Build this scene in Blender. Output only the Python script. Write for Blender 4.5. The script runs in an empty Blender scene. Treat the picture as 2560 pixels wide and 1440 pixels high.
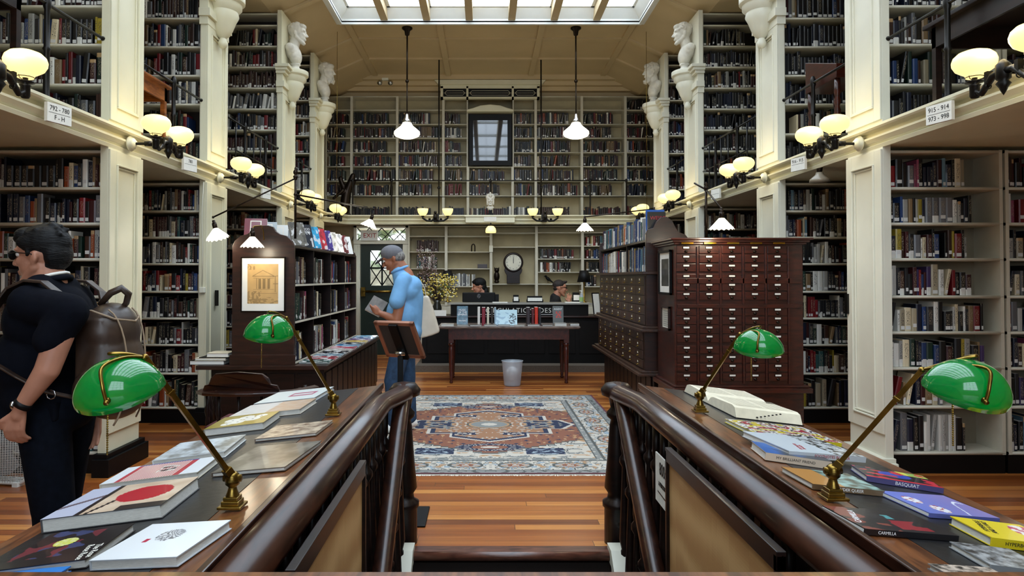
import bpy, bmesh, math, random
from mathutils import Vector, Matrix, Euler, noise
R = math.radians
scn = bpy.context.scene
COL = scn.collection

# ------------------------------------------------------------------ camera
FPX, VX, HY, CAMZ = 1700.0, 1210.0, 694.0, 1.45      # focal length in px, vanishing point, eye height
PITCH = R(1.0)                                        # very slightly upward, with lens shift
CYP = HY - FPX*math.tan(PITCH)
cam_d = bpy.data.cameras.new('camera'); cam = bpy.data.objects.new('camera', cam_d); COL.objects.link(cam)
cam.location = (0, 0, CAMZ); cam.rotation_euler = (R(90)+PITCH, 0, 0)
cam_d.sensor_width = 36; cam_d.lens = FPX/2560*36
cam_d.shift_x = (1280-VX)/2560; cam_d.shift_y = (CYP-720)/2560
cam_d.clip_start = .05; cam_d.clip_end = 80
scn.camera = cam

# ------------------------------------------------------------------ colour management, sky
scn.view_settings.view_transform = 'Standard'
scn.view_settings.look = 'None'
scn.view_settings.gamma = 1
scn.view_settings.use_curve_mapping = False
scn.view_settings.exposure = 0.15
SKY = 6.0
w = bpy.data.worlds.new('sky'); scn.world = w; w.use_nodes = True
w.node_tree.nodes['Background'].inputs[0].default_value = (.90, .95, 1, 1)
w.node_tree.nodes['Background'].inputs[1].default_value = SKY

# room numbers (metres): pilaster faces, pilasters front to back
XL, XR, ZM0, ZM1, ZC = -2.77, 2.94, 2.43, 2.56, 5.45
SKYL = (-2.2, 2.4, -1.5, 10.45)      # skylight opening x0 x1 y0 y1
# daylight enters by the skylight and an unseen window added behind the camera (portals sample the sky)
def portal(name, loc, rot, sx, sy):
    l = bpy.data.lights.new(name, 'AREA'); l.shape = 'RECTANGLE'; l.size = sx; l.size_y = sy
    l.cycles.is_portal = True
    o = bpy.data.objects.new(name, l); o.location = loc; o.rotation_euler = rot; COL.objects.link(o); return o
portal('skylight_daylight', (.1, 4.47, ZC+.62), (0, 0, 0), 4.6, 12.0)
portal('added_window_daylight', (.1, -3.93, 3.2), (R(90), 0, 0), 3.6, 3.6)

# ------------------------------------------------------------------ helpers
def lin(c):
    if isinstance(c, str):
        c = c.lstrip('#'); c = [int(c[i:i+2], 16)/255 for i in (0, 2, 4)]
    return tuple((x/12.92 if x <= .04045 else ((x+.055)/1.055)**2.4) for x in c[:3])
def unproj(px, py, D):
    """pixel and depth -> a point of the room"""
    t, c, s = PITCH, math.cos(PITCH), math.sin(PITCH)
    a = (px-VX)/FPX; b = (CYP-py)/FPX
    d = Vector((a, c - b*s, s + b*c))
    k = D/d.y
    return Vector((d.x*k, D, CAMZ + d.z*k))
def at_plane(px, py, n, p0):
    d = unproj(px, py, 1.0) - Vector((0, 0, CAMZ))
    o = Vector((0, 0, CAMZ)); t = (Vector(p0)-o).dot(Vector(n))/d.dot(Vector(n))
    return o + d*t
class MB:
    """collects faces; build() links them as ONE mesh object"""
    def __init__(s): s.v=[]; s.f=[]; s.m=[]; s.c=[]; s.s=[]; s.M=Matrix()
    def add(s, vs, fs, mi=0, col=None, smooth=False, M=None):
        n=len(s.v); T = s.M @ M if M is not None else s.M
        s.v += [tuple(T @ Vector(p)) for p in vs]
        for f in fs:
            s.f.append([n+i for i in f]); s.m.append(mi); s.c.append(col); s.s.append(smooth)
        return s
    def box(s, a, b, mi=0, col=None, M=None):
        x0,y0,z0=a; x1,y1,z1=b
        return s.add([(x0,y0,z0),(x1,y0,z0),(x1,y1,z0),(x0,y1,z0),(x0,y0,z1),(x1,y0,z1),(x1,y1,z1),(x0,y1,z1)],
              [(0,3,2,1),(4,5,6,7),(0,1,5,4),(1,2,6,5),(2,3,7,6),(3,0,4,7)], mi, col, False, M)
    def prism(s, pts, lo, hi, axis='z', mi=0, col=None, M=None, smooth=False):
        n=len(pts)
        def q(p,h):
            return (p[0],p[1],h) if axis=='z' else ((p[0],h,p[1]) if axis=='y' else (h,p[0],p[1]))
        vs=[q(p,lo) for p in pts]+[q(p,hi) for p in pts]
        fs=[tuple(range(n))[::-1], tuple(range(n,2*n))]+[(i,(i+1)%n,n+(i+1)%n,n+i) for i in range(n)]
        return s.add(vs,fs,mi,col,smooth,M)
    def lathe(s, prof, c=(0,0,0), n=20, mi=0, col=None, M=None, smooth=True, cap=True):
        vs=[]; fs=[]
        for (r,z) in prof:
            for k in range(n):
                a=2*math.pi*k/n; vs.append((c[0]+r*math.cos(a), c[1]+r*math.sin(a), c[2]+z))
        for i in range(len(prof)-1):
            for k in range(n):
                k2=(k+1)%n; fs.append((i*n+k,i*n+k2,(i+1)*n+k2,(i+1)*n+k))
        if cap:
            if prof[0][0]>1e-5: fs.append(tuple(range(n))[::-1])
            if prof[-1][0]>1e-5: fs.append(tuple((len(prof)-1)*n+k for k in range(n)))
        return s.add(vs,fs,mi,col,smooth,M)
    def cyl(s, p, q, r, r2=None, n=12, mi=0, col=None, smooth=True):
        p=Vector(p); q=Vector(q); d=q-p; L=d.length
        if L<1e-6: return s
        M=Matrix.Translation(p) @ d.to_track_quat('Z','Y').to_matrix().to_4x4()
        return s.lathe([(r,0),(r if r2 is None else r2,L)], n=n, mi=mi, col=col, M=M, smooth=smooth)
    def tube(s, pts, r, n=8, mi=0, col=None, closed=False):
        pts=[Vector(p) for p in pts]; N=len(pts); rs = r if isinstance(r,(list,tuple)) else [r]*N
        vs=[]; up=Vector((0,0,1)); X=None
        for i,p in enumerate(pts):
            a=pts[i-1] if (i>0 or closed) else p; b=pts[(i+1)%N] if (i<N-1 or closed) else p
            d=(b-a).normalized()
            if X is None:
                X=d.cross(up); X = d.cross(Vector((1,0,0))) if X.length<.05 else X
            X=(X-d*X.dot(d)).normalized(); Y=d.cross(X)
            for k in range(n):
                t=2*math.pi*k/n; vs.append(p+X*math.cos(t)*rs[i]+Y*math.sin(t)*rs[i])
        fs=[]
        for i in range(N if closed else N-1):
            j=(i+1)%N
            for k in range(n):
                k2=(k+1)%n; fs.append((i*n+k,i*n+k2,j*n+k2,j*n+k))
        if not closed: fs += [tuple(range(n))[::-1], tuple((N-1)*n+k for k in range(n))]
        return s.add(vs,fs,mi,col,True)
    def ball(s, c, r, n=16, mi=0, col=None, M=None):
        r = r if isinstance(r,(list,tuple)) else (r,r,r); m=n//2
        vs=[(0,0,-1)]; fs=[]
        for i in range(1,m):
            ph=-math.pi/2+math.pi*i/m
            for k in range(n):
                a=2*math.pi*k/n; vs.append((math.cos(ph)*math.cos(a),math.cos(ph)*math.sin(a),math.sin(ph)))
        vs.append((0,0,1)); T=len(vs)-1
        for k in range(n):
            k2=(k+1)%n; fs.append((0,1+k2,1+k)); fs.append((T,T-n+k,T-n+k2))
            for i in range(m-2): fs.append((1+i*n+k,1+i*n+k2,1+(i+1)*n+k2,1+(i+1)*n+k))
        T2=Matrix.Translation(Vector(c)) @ (M or Matrix()) @ Matrix.Diagonal((r[0],r[1],r[2],1))
        return s.add(vs,fs,mi,col,True,T2)
    def build(s, name, mats, parent=None, loc=None, rot=None, bevel=0, remesh=0, smooth_it=0, shade=False):
        me=bpy.data.meshes.new(name); me.from_pydata(s.v,[],s.f)
        if not isinstance(mats,(list,tuple)): mats=[mats]
        for m in mats: me.materials.append(m)
        me.polygons.foreach_set('material_index', s.m)
        me.polygons.foreach_set('use_smooth', [bool(x) or shade for x in s.s])
        if any(c is not None for c in s.c):
            at=me.color_attributes.new('col','FLOAT_COLOR','CORNER'); data=[]
            for f,c in zip(s.f,s.c):
                c = c or (.5,.5,.5); data += [c[0],c[1],c[2],(c[3] if len(c)>3 else 1)]*len(f)
            at.data.foreach_set('color', data)
        me.update()
        o=bpy.data.objects.new(name,me); COL.objects.link(o)
        if parent is not None: o.parent=parent
        if loc is not None: o.location=loc
        if rot is not None: o.rotation_euler=rot
        if bevel:
            b=o.modifiers.new('edge','BEVEL'); b.width=bevel; b.segments=2; b.limit_method='ANGLE'; b.angle_limit=R(50)
        if remesh:
            r_=o.modifiers.new('skin','REMESH'); r_.mode='VOXEL'; r_.voxel_size=remesh; r_.use_smooth_shade=True
            if smooth_it:
                q=o.modifiers.new('soft','SMOOTH'); q.iterations=smooth_it; q.factor=.5
        return o
def roundcone(mb, p, q, r0, r1, n=16):
    mb.cyl(p,q,r0,r1,n=n); mb.ball(p,r0,n=n); mb.ball(q,r1,n=n)
def tag(o, label=None, cat=None, group=None, kind=None):
    for k,v in (('label',label),('category',cat),('group',group),('kind',kind)):
        if v: o[k]=v
    return o
def thing(name, label, cat, loc=(0,0,0), rotz=0, group=None):
    o=bpy.data.objects.new(name,None); o.empty_display_size=.1; COL.objects.link(o)
    o.location=loc; o.rotation_euler=(0,0,rotz); return tag(o,label,cat,group)
def struct(name, mb, mats, parent=None, bevel=0):
    return tag(mb.build(name,mats,parent,bevel=bevel), kind='structure')
def copy_tree(o, parent=None):
    c=o.copy(); COL.objects.link(c); c.parent=parent
    for ch in o.children: copy_tree(ch,c)
    return c
def lamp(name, parent, loc, energy, color=(1,.78,.45), size=.04):
    l=bpy.data.lights.new(name,'POINT'); l.energy=energy; l.color=color; l.shadow_soft_size=size
    o=bpy.data.objects.new(name,l); COL.objects.link(o); o.location=loc
    if parent: o.parent=parent
    return o
def text(body, size, mat, parent, M, name='lettering', extrude=.0006, sx=1.0, align='CENTER', space=1.0):
    c=bpy.data.curves.new(name,'FONT'); c.body=body; c.size=size; c.extrude=extrude; c.align_x=align; c.align_y='CENTER'
    c.space_character=space; c.space_line=.9; c.resolution_u=3
    t=bpy.data.objects.new(name+'_curve',c); COL.objects.link(t)
    me=bpy.data.meshes.new_from_object(t.evaluated_get(bpy.context.evaluated_depsgraph_get()))
    bpy.data.objects.remove(t); me.materials.clear(); me.materials.append(mat)
    o=bpy.data.objects.new(name,me); COL.objects.link(o); o.parent=parent
    o.matrix_local = M @ Matrix.Diagonal((sx,1,1,1)); return o
def smooth_path(pts, k=6):
    P=[Vector(p) for p in pts]; P=[P[0]]+P+[P[-1]]; out=[]
    for i in range(1,len(P)-2):
        for j in range(k):
            t=j/k; a,b,c,d=P[i-1],P[i],P[i+1],P[i+2]
            out.append(.5*((2*b)+(c-a)*t+(2*a-5*b+4*c-d)*t*t+(3*b-a-3*c+d)*t**3))
    return out+[P[-2]]
def frame_M(o, u, v):
    """matrix whose x is u, y is v"""
    u=Vector(u).normalized(); v=Vector(v); v=(v-u*v.dot(u)).normalized(); n=u.cross(v)
    return Matrix(((u.x,v.x,n.x,o[0]),(u.y,v.y,n.y,o[1]),(u.z,v.z,n.z,o[2]),(0,0,0,1)))

# ------------------------------------------------------------------ materials
class NT:
    def __init__(s,name):
        s.mat=bpy.data.materials.new(name); s.mat.use_nodes=True; s.t=s.mat.node_tree
        s.b=s.t.nodes['Principled BSDF']; s.out=s.t.nodes['Material Output']
    def n(s,ty,**kw):
        x=s.t.nodes.new(ty)
        for k,v in kw.items():
            if k in x.inputs: x.inputs[k].default_value=v
            else: setattr(x,k,v)
        return x
    def l(s,a,b): s.t.links.new(a,b)
    def ramp(s,src,stops):
        r=s.n('ShaderNodeValToRGB'); e=r.color_ramp.elements
        while len(e)<len(stops): e.new(.5)
        for el,(p,c) in zip(e,stops): el.position=p; el.color=(*c,1)
        s.l(src,r.inputs[0]); return r.outputs[0]
def plain(name, col, rough=.5, metal=0, spec=.5, noise_amt=.08, scale=6, bump=0, coat=0, stretch=None):
    m=NT(name); b=m.b; c=lin(col)
    tc=m.n('ShaderNodeTexCoord'); mp=m.n('ShaderNodeMapping'); m.l(tc.outputs['Object'],mp.inputs[0])
    if stretch: mp.inputs['Scale'].default_value=stretch
    nz=m.n('ShaderNodeTexNoise'); nz.inputs['Scale'].default_value=scale; nz.inputs['Detail'].default_value=5; m.l(mp.outputs[0],nz.inputs['Vector'])
    lo=tuple(x*(1-noise_amt*1.6) for x in c); hi=tuple(min(1,x*(1+noise_amt)) for x in c)
    m.l(m.ramp(nz.outputs['Fac'],[(.3,lo),(.7,hi)]),b.inputs['Base Color'])
    b.inputs['Roughness'].default_value=rough; b.inputs['Metallic'].default_value=metal; b.inputs['Specular IOR Level'].default_value=spec
    b.inputs['Coat Weight'].default_value=coat; b.inputs['Coat Roughness'].default_value=.12
    if bump:
        bp=m.n('ShaderNodeBump'); bp.inputs['Strength'].default_value=bump; bp.inputs['Distance'].default_value=.01
        m.l(nz.outputs['Fac'],bp.inputs['Height']); m.l(bp.outputs[0],b.inputs['Normal'])
    return m.mat
def woodmat(name, dark, lite, rough=.35, scale=3, stretch=(1,12,12), coat=.3, bump=.05, spec=.5):
    m=NT(name); b=m.b; b.inputs['Specular IOR Level'].default_value=spec
    tc=m.n('ShaderNodeTexCoord'); mp=m.n('ShaderNodeMapping'); mp.inputs['Scale'].default_value=stretch; m.l(tc.outputs['Object'],mp.inputs[0])
    nz=m.n('ShaderNodeTexNoise'); nz.inputs['Scale'].default_value=scale; nz.inputs['Detail'].default_value=8; nz.inputs['Distortion'].default_value=.6
    m.l(mp.outputs[0],nz.inputs['Vector'])
    m.l(m.ramp(nz.outputs['Fac'],[(.32,lin(dark)),(.68,lin(lite))]),b.inputs['Base Color'])
    b.inputs['Roughness'].default_value=rough; b.inputs['Coat Weight'].default_value=coat; b.inputs['Coat Roughness'].default_value=.15
    if bump:
        bp=m.n('ShaderNodeBump'); bp.inputs['Strength'].default_value=bump; bp.inputs['Distance'].default_value=.004
        m.l(nz.outputs['Fac'],bp.inputs['Height']); m.l(bp.outputs[0],b.inputs['Normal'])
    return m.mat
def emis(name,col,strength):
    m=NT(name); m.b.inputs['Base Color'].default_value=(*lin(col),1); m.b.inputs['Emission Color'].default_value=(*lin(col),1)
    m.b.inputs['Emission Strength'].default_value=strength; m.b.inputs['Roughness'].default_value=.3; return m.mat
def attrmat(name, rough=.45, coat=0, squiggle=False, bump=0):
    m=NT(name); a=m.n('ShaderNodeAttribute',attribute_name='col')
    src=a.outputs['Color']
    if squiggle:   # unreadable title strip: thin marks down the middle of each spine, strength in the colour's alpha
        tc=m.n('ShaderNodeTexCoord'); mp=m.n('ShaderNodeMapping'); mp.inputs['Scale'].default_value=(260,1,110); m.l(tc.outputs['Object'],mp.inputs[0])
        nz=m.n('ShaderNodeTexNoise'); nz.inputs['Scale'].default_value=1; nz.inputs['Detail'].default_value=1; m.l(mp.outputs[0],nz.inputs['Vector'])
        g=m.n('ShaderNodeMath',operation='GREATER_THAN'); g.inputs[1].default_value=.56; m.l(nz.outputs['Fac'],g.inputs[0])
        k=m.n('ShaderNodeMath',operation='MULTIPLY'); m.l(g.outputs[0],k.inputs[0])
        sub=m.n('ShaderNodeMath',operation='SUBTRACT'); sub.inputs[0].default_value=1; m.l(a.outputs['Alpha'],sub.inputs[1]); m.l(sub.outputs[0],k.inputs[1])
        hs=m.n('ShaderNodeRGBToBW'); m.l(src,hs.inputs[0])
        lt=m.n('ShaderNodeMath',operation='LESS_THAN'); lt.inputs[1].default_value=.2; m.l(hs.outputs[0],lt.inputs[0])
        ink=m.n('ShaderNodeMix',data_type='RGBA'); m.l(lt.outputs[0],ink.inputs[0]); ink.inputs['A'].default_value=(.03,.03,.04,1); ink.inputs['B'].default_value=(.30,.26,.19,1)
        mx=m.n('ShaderNodeMix',data_type='RGBA'); m.l(k.outputs[0],mx.inputs[0]); m.l(src,mx.inputs['A']); m.l(ink.outputs['Result'],mx.inputs['B'])
        src=mx.outputs['Result']
    m.l(src,m.b.inputs['Base Color']); m.b.inputs['Roughness'].default_value=rough; m.b.inputs['Coat Weight'].default_value=coat
    return m.mat
CREAM=plain('cream_paint','#dcd8bd',.42,noise_amt=.04,scale=3)
CREAM2=plain('white_paint','#dedccb',.4,noise_amt=.04,scale=3)
SHELFW=plain('shelf_paint','#cbc6b4',.5,noise_amt=.05)
BACKB=plain('bookcase_back_paint','#b0a27e',.6,noise_amt=.06)
SHADEBACK=plain('shaded_case_back','#231b14',.85)  # shade of the deep shelf interiors put into the back's colour
CEIL=plain('tan_ceiling_paint','#cab48c',.6,noise_amt=.05,scale=1.5)
WHITE=plain('white_gloss_paint','#eceeea',.35,noise_amt=.02)
PAPER=plain('paper','#e6e4dc',.8,noise_amt=.04,scale=40)
PAGES=plain('page_edges','#cfcfca',.85,noise_amt=.15,scale=60,stretch=(1,1,30))
MAHOG=woodmat('mahogany','#180a06','#35180d',.38,2.5,(2,2,14),coat=.12,bump=.02)
MAHOGD=woodmat('dark_mahogany','#0f0706','#22110c',.4,2.5,(2,2,12),coat=.05,bump=.02,spec=.3)
RAILW=woodmat('handrail_wood','#1e0e09','#3f2115',.32,3,(10,1.5,10),coat=.25,bump=0)
DESKW=woodmat('desk_border_wood','#3f2113','#7c4a28',.28,3,(14,2,14),coat=.4)
CABW=woodmat('catalogue_wood','#220a05','#45180b',.33,3,(3,3,14),coat=.2,bump=.02)
CABD=woodmat('old_drawer_wood','#24150d','#45291a',.4,3,(14,3,3),coat=.12,bump=.02)
TABW=woodmat('table_wood','#2a0d08','#4f1b10',.35,3,(8,3,8),coat=.2,bump=.02)
OAK=woodmat('orange_oak','#6d3712','#b3682c',.4,3,(3,3,10))
LEATH=plain('black_inlay_leather','#1c1d20',.32,noise_amt=.2,scale=30,bump=.1)
IRON=plain('black_iron','#15120f',.4,.5,noise_amt=.2)
BRONZE=plain('dark_bronze','#2a211a',.35,.8)
BRASS=plain('aged_brass','#8d7337',.28,1,noise_amt=.35,scale=18)
BRASSL=plain('bright_brass','#c99a35',.22,1,noise_amt=.2)
CHROME=plain('steel','#b8b8b8',.25,1)
BLACK=plain('black_plastic','#0a0a0b',.5,spec=.2)
PLASTER=plain('white_plaster','#d8d4c8',.7,noise_amt=.1,scale=12)
SKIN=plain('skin','#b07a62',.5,noise_amt=.08,scale=15)
SKIN2=plain('tanned_skin','#9a6248',.5,noise_amt=.1,scale=15)
HAIR=plain('black_hair','#08090b',.6,noise_amt=.3,scale=50,bump=.5,stretch=(1,1,4),spec=.25)
HAIRG=plain('grey_hair','#7d7a76',.7,noise_amt=.4,scale=60,bump=.5)
TEE=plain('navy_tshirt','#0a0c14',.95,noise_amt=.15,scale=30,spec=.1)
DENIM=plain('dark_denim','#0b0f18',.95,noise_amt=.2,scale=40,spec=.1)
JEANS=plain('blue_jeans','#24405f',.85,noise_amt=.25,scale=20,bump=.2)
SHIRT=plain('light_blue_shirt','#6fa4d2',.8,noise_amt=.07,scale=12,bump=.25)
LEATHB=plain('brown_leather','#35261d',.42,noise_amt=.3,scale=9,bump=.25)
CANVAS=plain('canvas_cloth','#c9bfae',.85,noise_amt=.06,scale=10,bump=.2)
GREYC=plain('grey_cap_cloth','#6a6a70',.85)
LAMPG=emis('cream_glass_lit','#ffe69a',1.02)
LAMPW=emis('white_glass_lit','#fff8e8',.85)
BULB=emis('lit_bulb','#fff2cc',6)
def glassmat(name, col, rough=.05, trans=.9):
    m=NT(name); t=m.t; tr=m.n('ShaderNodeBsdfTransparent'); tr.inputs[0].default_value=(*col,1)
    gl=m.n('ShaderNodeBsdfGlossy'); gl.inputs['Roughness'].default_value=rough
    fr=m.n('ShaderNodeFresnel'); fr.inputs['IOR'].default_value=1.45; ge=m.n('ShaderNodeNewGeometry'); k1=m.n('ShaderNodeMath',operation='SUBTRACT'); k1.inputs[0].default_value=1; m.l(ge.outputs['Backfacing'],k1.inputs[1])
    k2=m.n('ShaderNodeMath',operation='MULTIPLY'); m.l(fr.outputs[0],k2.inputs[0]); m.l(k1.outputs[0],k2.inputs[1])
    mx=m.n('ShaderNodeMixShader'); m.l(k2.outputs[0],mx.inputs[0]); m.l(tr.outputs[0],mx.inputs[1]); m.l(gl.outputs[0],mx.inputs[2])
    m.l(mx.outputs[0],m.out.inputs[0]); return m.mat
GLASS=glassmat('clear_glass',(.95,.97,.96))
SKYGL=glassmat('skylight_glass',(.9,.95,1))
def greenglass():
    m=NT('green_glass'); b=m.b; b.inputs['Base Color'].default_value=(.0,.16,.045,1); b.inputs['Roughness'].default_value=.12; b.inputs['Coat Weight'].default_value=1; b.inputs['Coat Roughness'].default_value=.03
    tl=m.n('ShaderNodeBsdfTranslucent'); tl.inputs[0].default_value=(.03,.75,.12,1)
    mx=m.n('ShaderNodeMixShader'); mx.inputs[0].default_value=.30; m.l(b.outputs[0],mx.inputs[1]); m.l(tl.outputs[0],mx.inputs[2]); m.l(mx.outputs[0],m.out.inputs[0]); return m.mat
GREEN=greenglass()
def binmat():
    m=NT('translucent_plastic'); m.b.inputs['Base Color'].default_value=(.5,.55,.6,1); m.b.inputs['Roughness'].default_value=.25
    tr=m.n('ShaderNodeBsdfTransparent'); mx=m.n('ShaderNodeMixShader'); mx.inputs[0].default_value=.55; m.l(tr.outputs[0],mx.inputs[1]); m.l(m.b.outputs[0],mx.inputs[2]); m.l(mx.outputs[0],m.out.inputs[0]); return m.mat
BINM=binmat()
def floormat():
    m=NT('plank_floor'); b=m.b
    tc=m.n('ShaderNodeTexCoord'); sp=m.n('ShaderNodeSeparateXYZ'); m.l(tc.outputs['Object'],sp.inputs[0])
    def mt(op,a,bv):
        x=m.n('ShaderNodeMath',operation=op)
        for i,v in enumerate((a,bv)):
            if v is None: continue
            if isinstance(v,(int,float)): x.inputs[i].default_value=v
            else: m.l(v,x.inputs[i])
        return x.outputs[0]
    row=mt('DIVIDE',sp.outputs['Y'],.082); ri=mt('FLOOR',row,None); rf=mt('FRACT',row,None)
    wn=m.n('ShaderNodeTexWhiteNoise',noise_dimensions='1D'); m.l(ri,wn.inputs['W'])
    xs=mt('ADD',mt('DIVIDE',sp.outputs['X'],2.6),mt('MULTIPLY',wn.outputs['Value'],7)); xi=mt('FLOOR',xs,None); xf=mt('FRACT',xs,None)
    wn2=m.n('ShaderNodeTexWhiteNoise',noise_dimensions='2D'); cb=m.n('ShaderNodeCombineXYZ'); m.l(ri,cb.inputs[0]); m.l(xi,cb.inputs[1]); m.l(cb.outputs[0],wn2.inputs['Vector'])
    cb2=m.n('ShaderNodeCombineXYZ'); m.l(mt('MULTIPLY',sp.outputs['X'],1.2),cb2.inputs[0]); m.l(mt('MULTIPLY',sp.outputs['Y'],60),cb2.inputs[1]); m.l(mt('MULTIPLY',wn2.outputs['Value'],40),cb2.inputs[2])
    nz=m.n('ShaderNodeTexNoise'); nz.inputs['Scale'].default_value=1; nz.inputs['Detail'].default_value=6; m.l(cb2.outputs[0],nz.inputs['Vector'])
    v=mt('ADD',mt('MULTIPLY',nz.outputs['Fac'],.55),mt('MULTIPLY',wn2.outputs['Value'],.5))
    col=m.ramp(v,[(.18,lin('#5a2a12')),(.45,lin('#95501f')),(.7,lin('#b87335')),(.92,lin('#d2954e'))])
    gap=mt('MAXIMUM',mt('LESS_THAN',rf,.035),mt('LESS_THAN',xf,.0012))
    mx=m.n('ShaderNodeMix',data_type='RGBA'); m.l(gap,mx.inputs[0]); m.l(col,mx.inputs['A']); mx.inputs['B'].default_value=(.05,.02,.01,1)
    m.l(mx.outputs['Result'],b.inputs['Base Color']); b.inputs['Roughness'].default_value=.33; b.inputs['Coat Weight'].default_value=.25; b.inputs['Coat Roughness'].default_value=.2
    return m.mat
FLOOR=floormat()
ATTR=attrmat('painted_colours',.5); ATTRG=attrmat('glossy_printed_cover',.3,.3); BOOKM=attrmat('book_spines',.45,.1,squiggle=True); RUGM=attrmat('wool_pile',.95)
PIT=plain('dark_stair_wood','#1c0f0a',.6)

# ================================================================== THE SETTING
WELL = (-.47, .76, .9, 3.66)          # stair opening x0 x1 y0 y1
f = MB()
for a in (((-5.3,-4.2,-.25),(WELL[0],14.1,0)), ((WELL[1],-4.2,-.25),(5.5,14.1,0)), ((WELL[0],-4.2,-.25),(WELL[1],WELL[2],0)), ((WELL[0],WELL[3],-.25),(WELL[1],14.1,0))):
    f.box(*a)
struct('floor', f, FLOOR)
s = MB().box((-5.4,-4.2,-.25),(-5.3,14.1,5.6)); struct('wall_left', s, BACKB)
s = MB().box((5.5,-4.2,-.25),(5.6,14.1,5.6)); struct('wall_right', s, BACKB)
# back wall with a door opening and a transom over it
DX0,DX1 = -2.32,-1.52
s = MB().box((-5.4,12.85,0),(DX0-.12,13.0,2.43)).box((DX1+.12,12.85,0),(5.6,13.0,2.43)).box((DX0-.12,12.85,2.40),(DX1+.12,13.0,2.43)); struct('wall_back', s, BACKB)
s = MB().box((-5.4,13.95,2.43),(5.6,14.1,5.6)); struct('wall_back_gallery', s, BACKB)
# rear wall behind the camera with an unseen tall window, added for fill daylight
s = MB().box((-5.4,-4.2,0),(-1.7,-4.0,5.6)).box((1.9,-4.2,0),(5.6,-4.0,5.6)).box((-1.7,-4.2,0),(1.9,-4.0,1.4)).box((-1.7,-4.2,5.0),(1.9,-4.0,5.6)); struct('wall_front', s, CREAM)
wn = MB()
for i in range(5): wn.box((-1.7+i*.9-.03,-4.12,1.4),(-1.7+i*.9+.03,-4.06,5.0))
for i in range(5): wn.box((-1.7,-4.11,1.4+i*.9-.03),(1.9,-4.07,1.4+i*.9+.03))
W1 = struct('added_window_1', wn, WHITE); struct('pane', MB().box((-1.7,-4.095,1.4),(1.9,-4.09,5.0)), SKYGL, W1)
# ceiling: flat in the middle, sloping down to the alcoves, open for the skylight
x0,x1,y0,y1 = SKYL
c = MB()
def ceil_strip(ya,yb,xa,xb): c.box((xa,ya,ZC),(xb,yb,ZC+.12))
ceil_strip(-4.2,y0,x0,x1); ceil_strip(y1,14.1,x0,x1)
c.prism([(x0,ZC),(x0,ZC+.12),(-5.4,5.25),(-5.4,5.12),(-2.95,5.12)], -4.2, 14.1, 'y')
c.prism([(x1,ZC),(3.12,5.12),(5.6,5.12),(5.6,5.25),(x1,ZC+.12)], -4.2, 14.1, 'y')
struct('ceiling', c, CEIL)
t = MB()
for x in (-2.14,-.7,.92,2.34): t.box((x-.05,y1+.06,ZC-.035),(x+.05,13.3,ZC))
for y in (11.3,12.35): t.box((x0,y-.045,ZC-.03),(x1,y+.045,ZC))
for sd in (-1,1):     # ribs on the sloping sides
    xa = x0 if sd<0 else x1; xb = -2.9 if sd<0 else 3.08
    for y in (1.5,3.1,4.7,6.3,7.9,9.5,11.3,12.35):
        t.prism([(xa,ZC-.035),(xa,ZC),(xb,5.14),(xb,5.105)] if sd<0 else [(xa,ZC-.035),(xb,5.105),(xb,5.14),(xa,ZC)], y-.05,y+.05,'y')
struct('trim_1', t, CEIL)
t = MB()      # moulded cornice where the ceiling meets the back wall
for i,(dy,z) in enumerate(((.62,5.36),(.48,5.28),(.36,5.20),(.22,5.13))):
    t.box((-5.3,13.95-dy,z),(5.5,13.95,z+.09))
for z in (4.86,4.78): t.box((-5.3,13.84,z),(5.5,13.95,z+.02))
struct('trim_2', t, CEIL)
# skylight: white lip, sloping well, glazed top, tan beams across
k = MB()
for i,(o,zz,h) in enumerate(((.10,ZC-.05,.06),(.04,ZC-.08,.05))):
    k.box((x0-o,y0-o,zz),(x0,y1+o,zz+h)).box((x1,y0-o,zz),(x1+o,y1+o,zz+h)).box((x0,y1,zz),(x1,y1+o,zz+h)).box((x0,y0-o,zz),(x1,y0,zz+h))
struct('trim_3', k, WHITE)
k = MB(); zi=.12; ins=.10
k.add([(x0,y0,ZC),(x1,y0,ZC),(x1,y1,ZC),(x0,y1,ZC),(x0+ins,y0+ins,ZC+zi),(x1-ins,y0+ins,ZC+zi),(x1-ins,y1-ins,ZC+zi),(x0+ins,y1-ins,ZC+zi),
       (x0-.2,y0-.2,ZC+.1),(x1+.2,y0-.2,ZC+.1),(x1+.2,y1+.2,ZC+.1),(x0-.2,y1+.2,ZC+.1),(x0-.2,y0-.2,ZC+zi+.05),(x1+.2,y0-.2,ZC+zi+.05),(x1+.2,y1+.2,ZC+zi+.05),(x0-.2,y1+.2,ZC+zi+.05),
       (x0+ins,y0+ins,ZC+zi+.05),(x1-ins,y0+ins,ZC+zi+.05),(x1-ins,y1-ins,ZC+zi+.05),(x0+ins,y1-ins,ZC+zi+.05)],
      [(0,1,5,4),(1,2,6,5),(2,3,7,6),(3,0,4,7),(8,9,1,0),(9,10,2,1),(10,11,3,2),(11,8,0,3),(8,12,13,9),(9,13,14,10),(10,14,15,11),(11,15,12,8),
       (12,16,17,13),(13,17,18,14),(14,18,19,15),(15,19,16,12),(4,5,17,16),(5,6,18,17),(6,7,19,18),(7,4,16,19)])
SW = struct('window_2', k, WHITE)
k = MB()
for i in range(8):                     # glazing bars
    x = x0+ins+(x1-x0-2*ins)*i/7; k.box((x-.035,y0+ins,ZC+zi+.02),(x+.035,y1-ins,ZC+zi+.08))
for i in range(8):
    y = y0+ins+(y1-y0-2*ins)*i/7; k.box((x0+ins,y-.04,ZC+zi+.02),(x1-ins,y+.04,ZC+zi+.08))
struct('glazing_frame', k, WHITE, SW)
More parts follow.
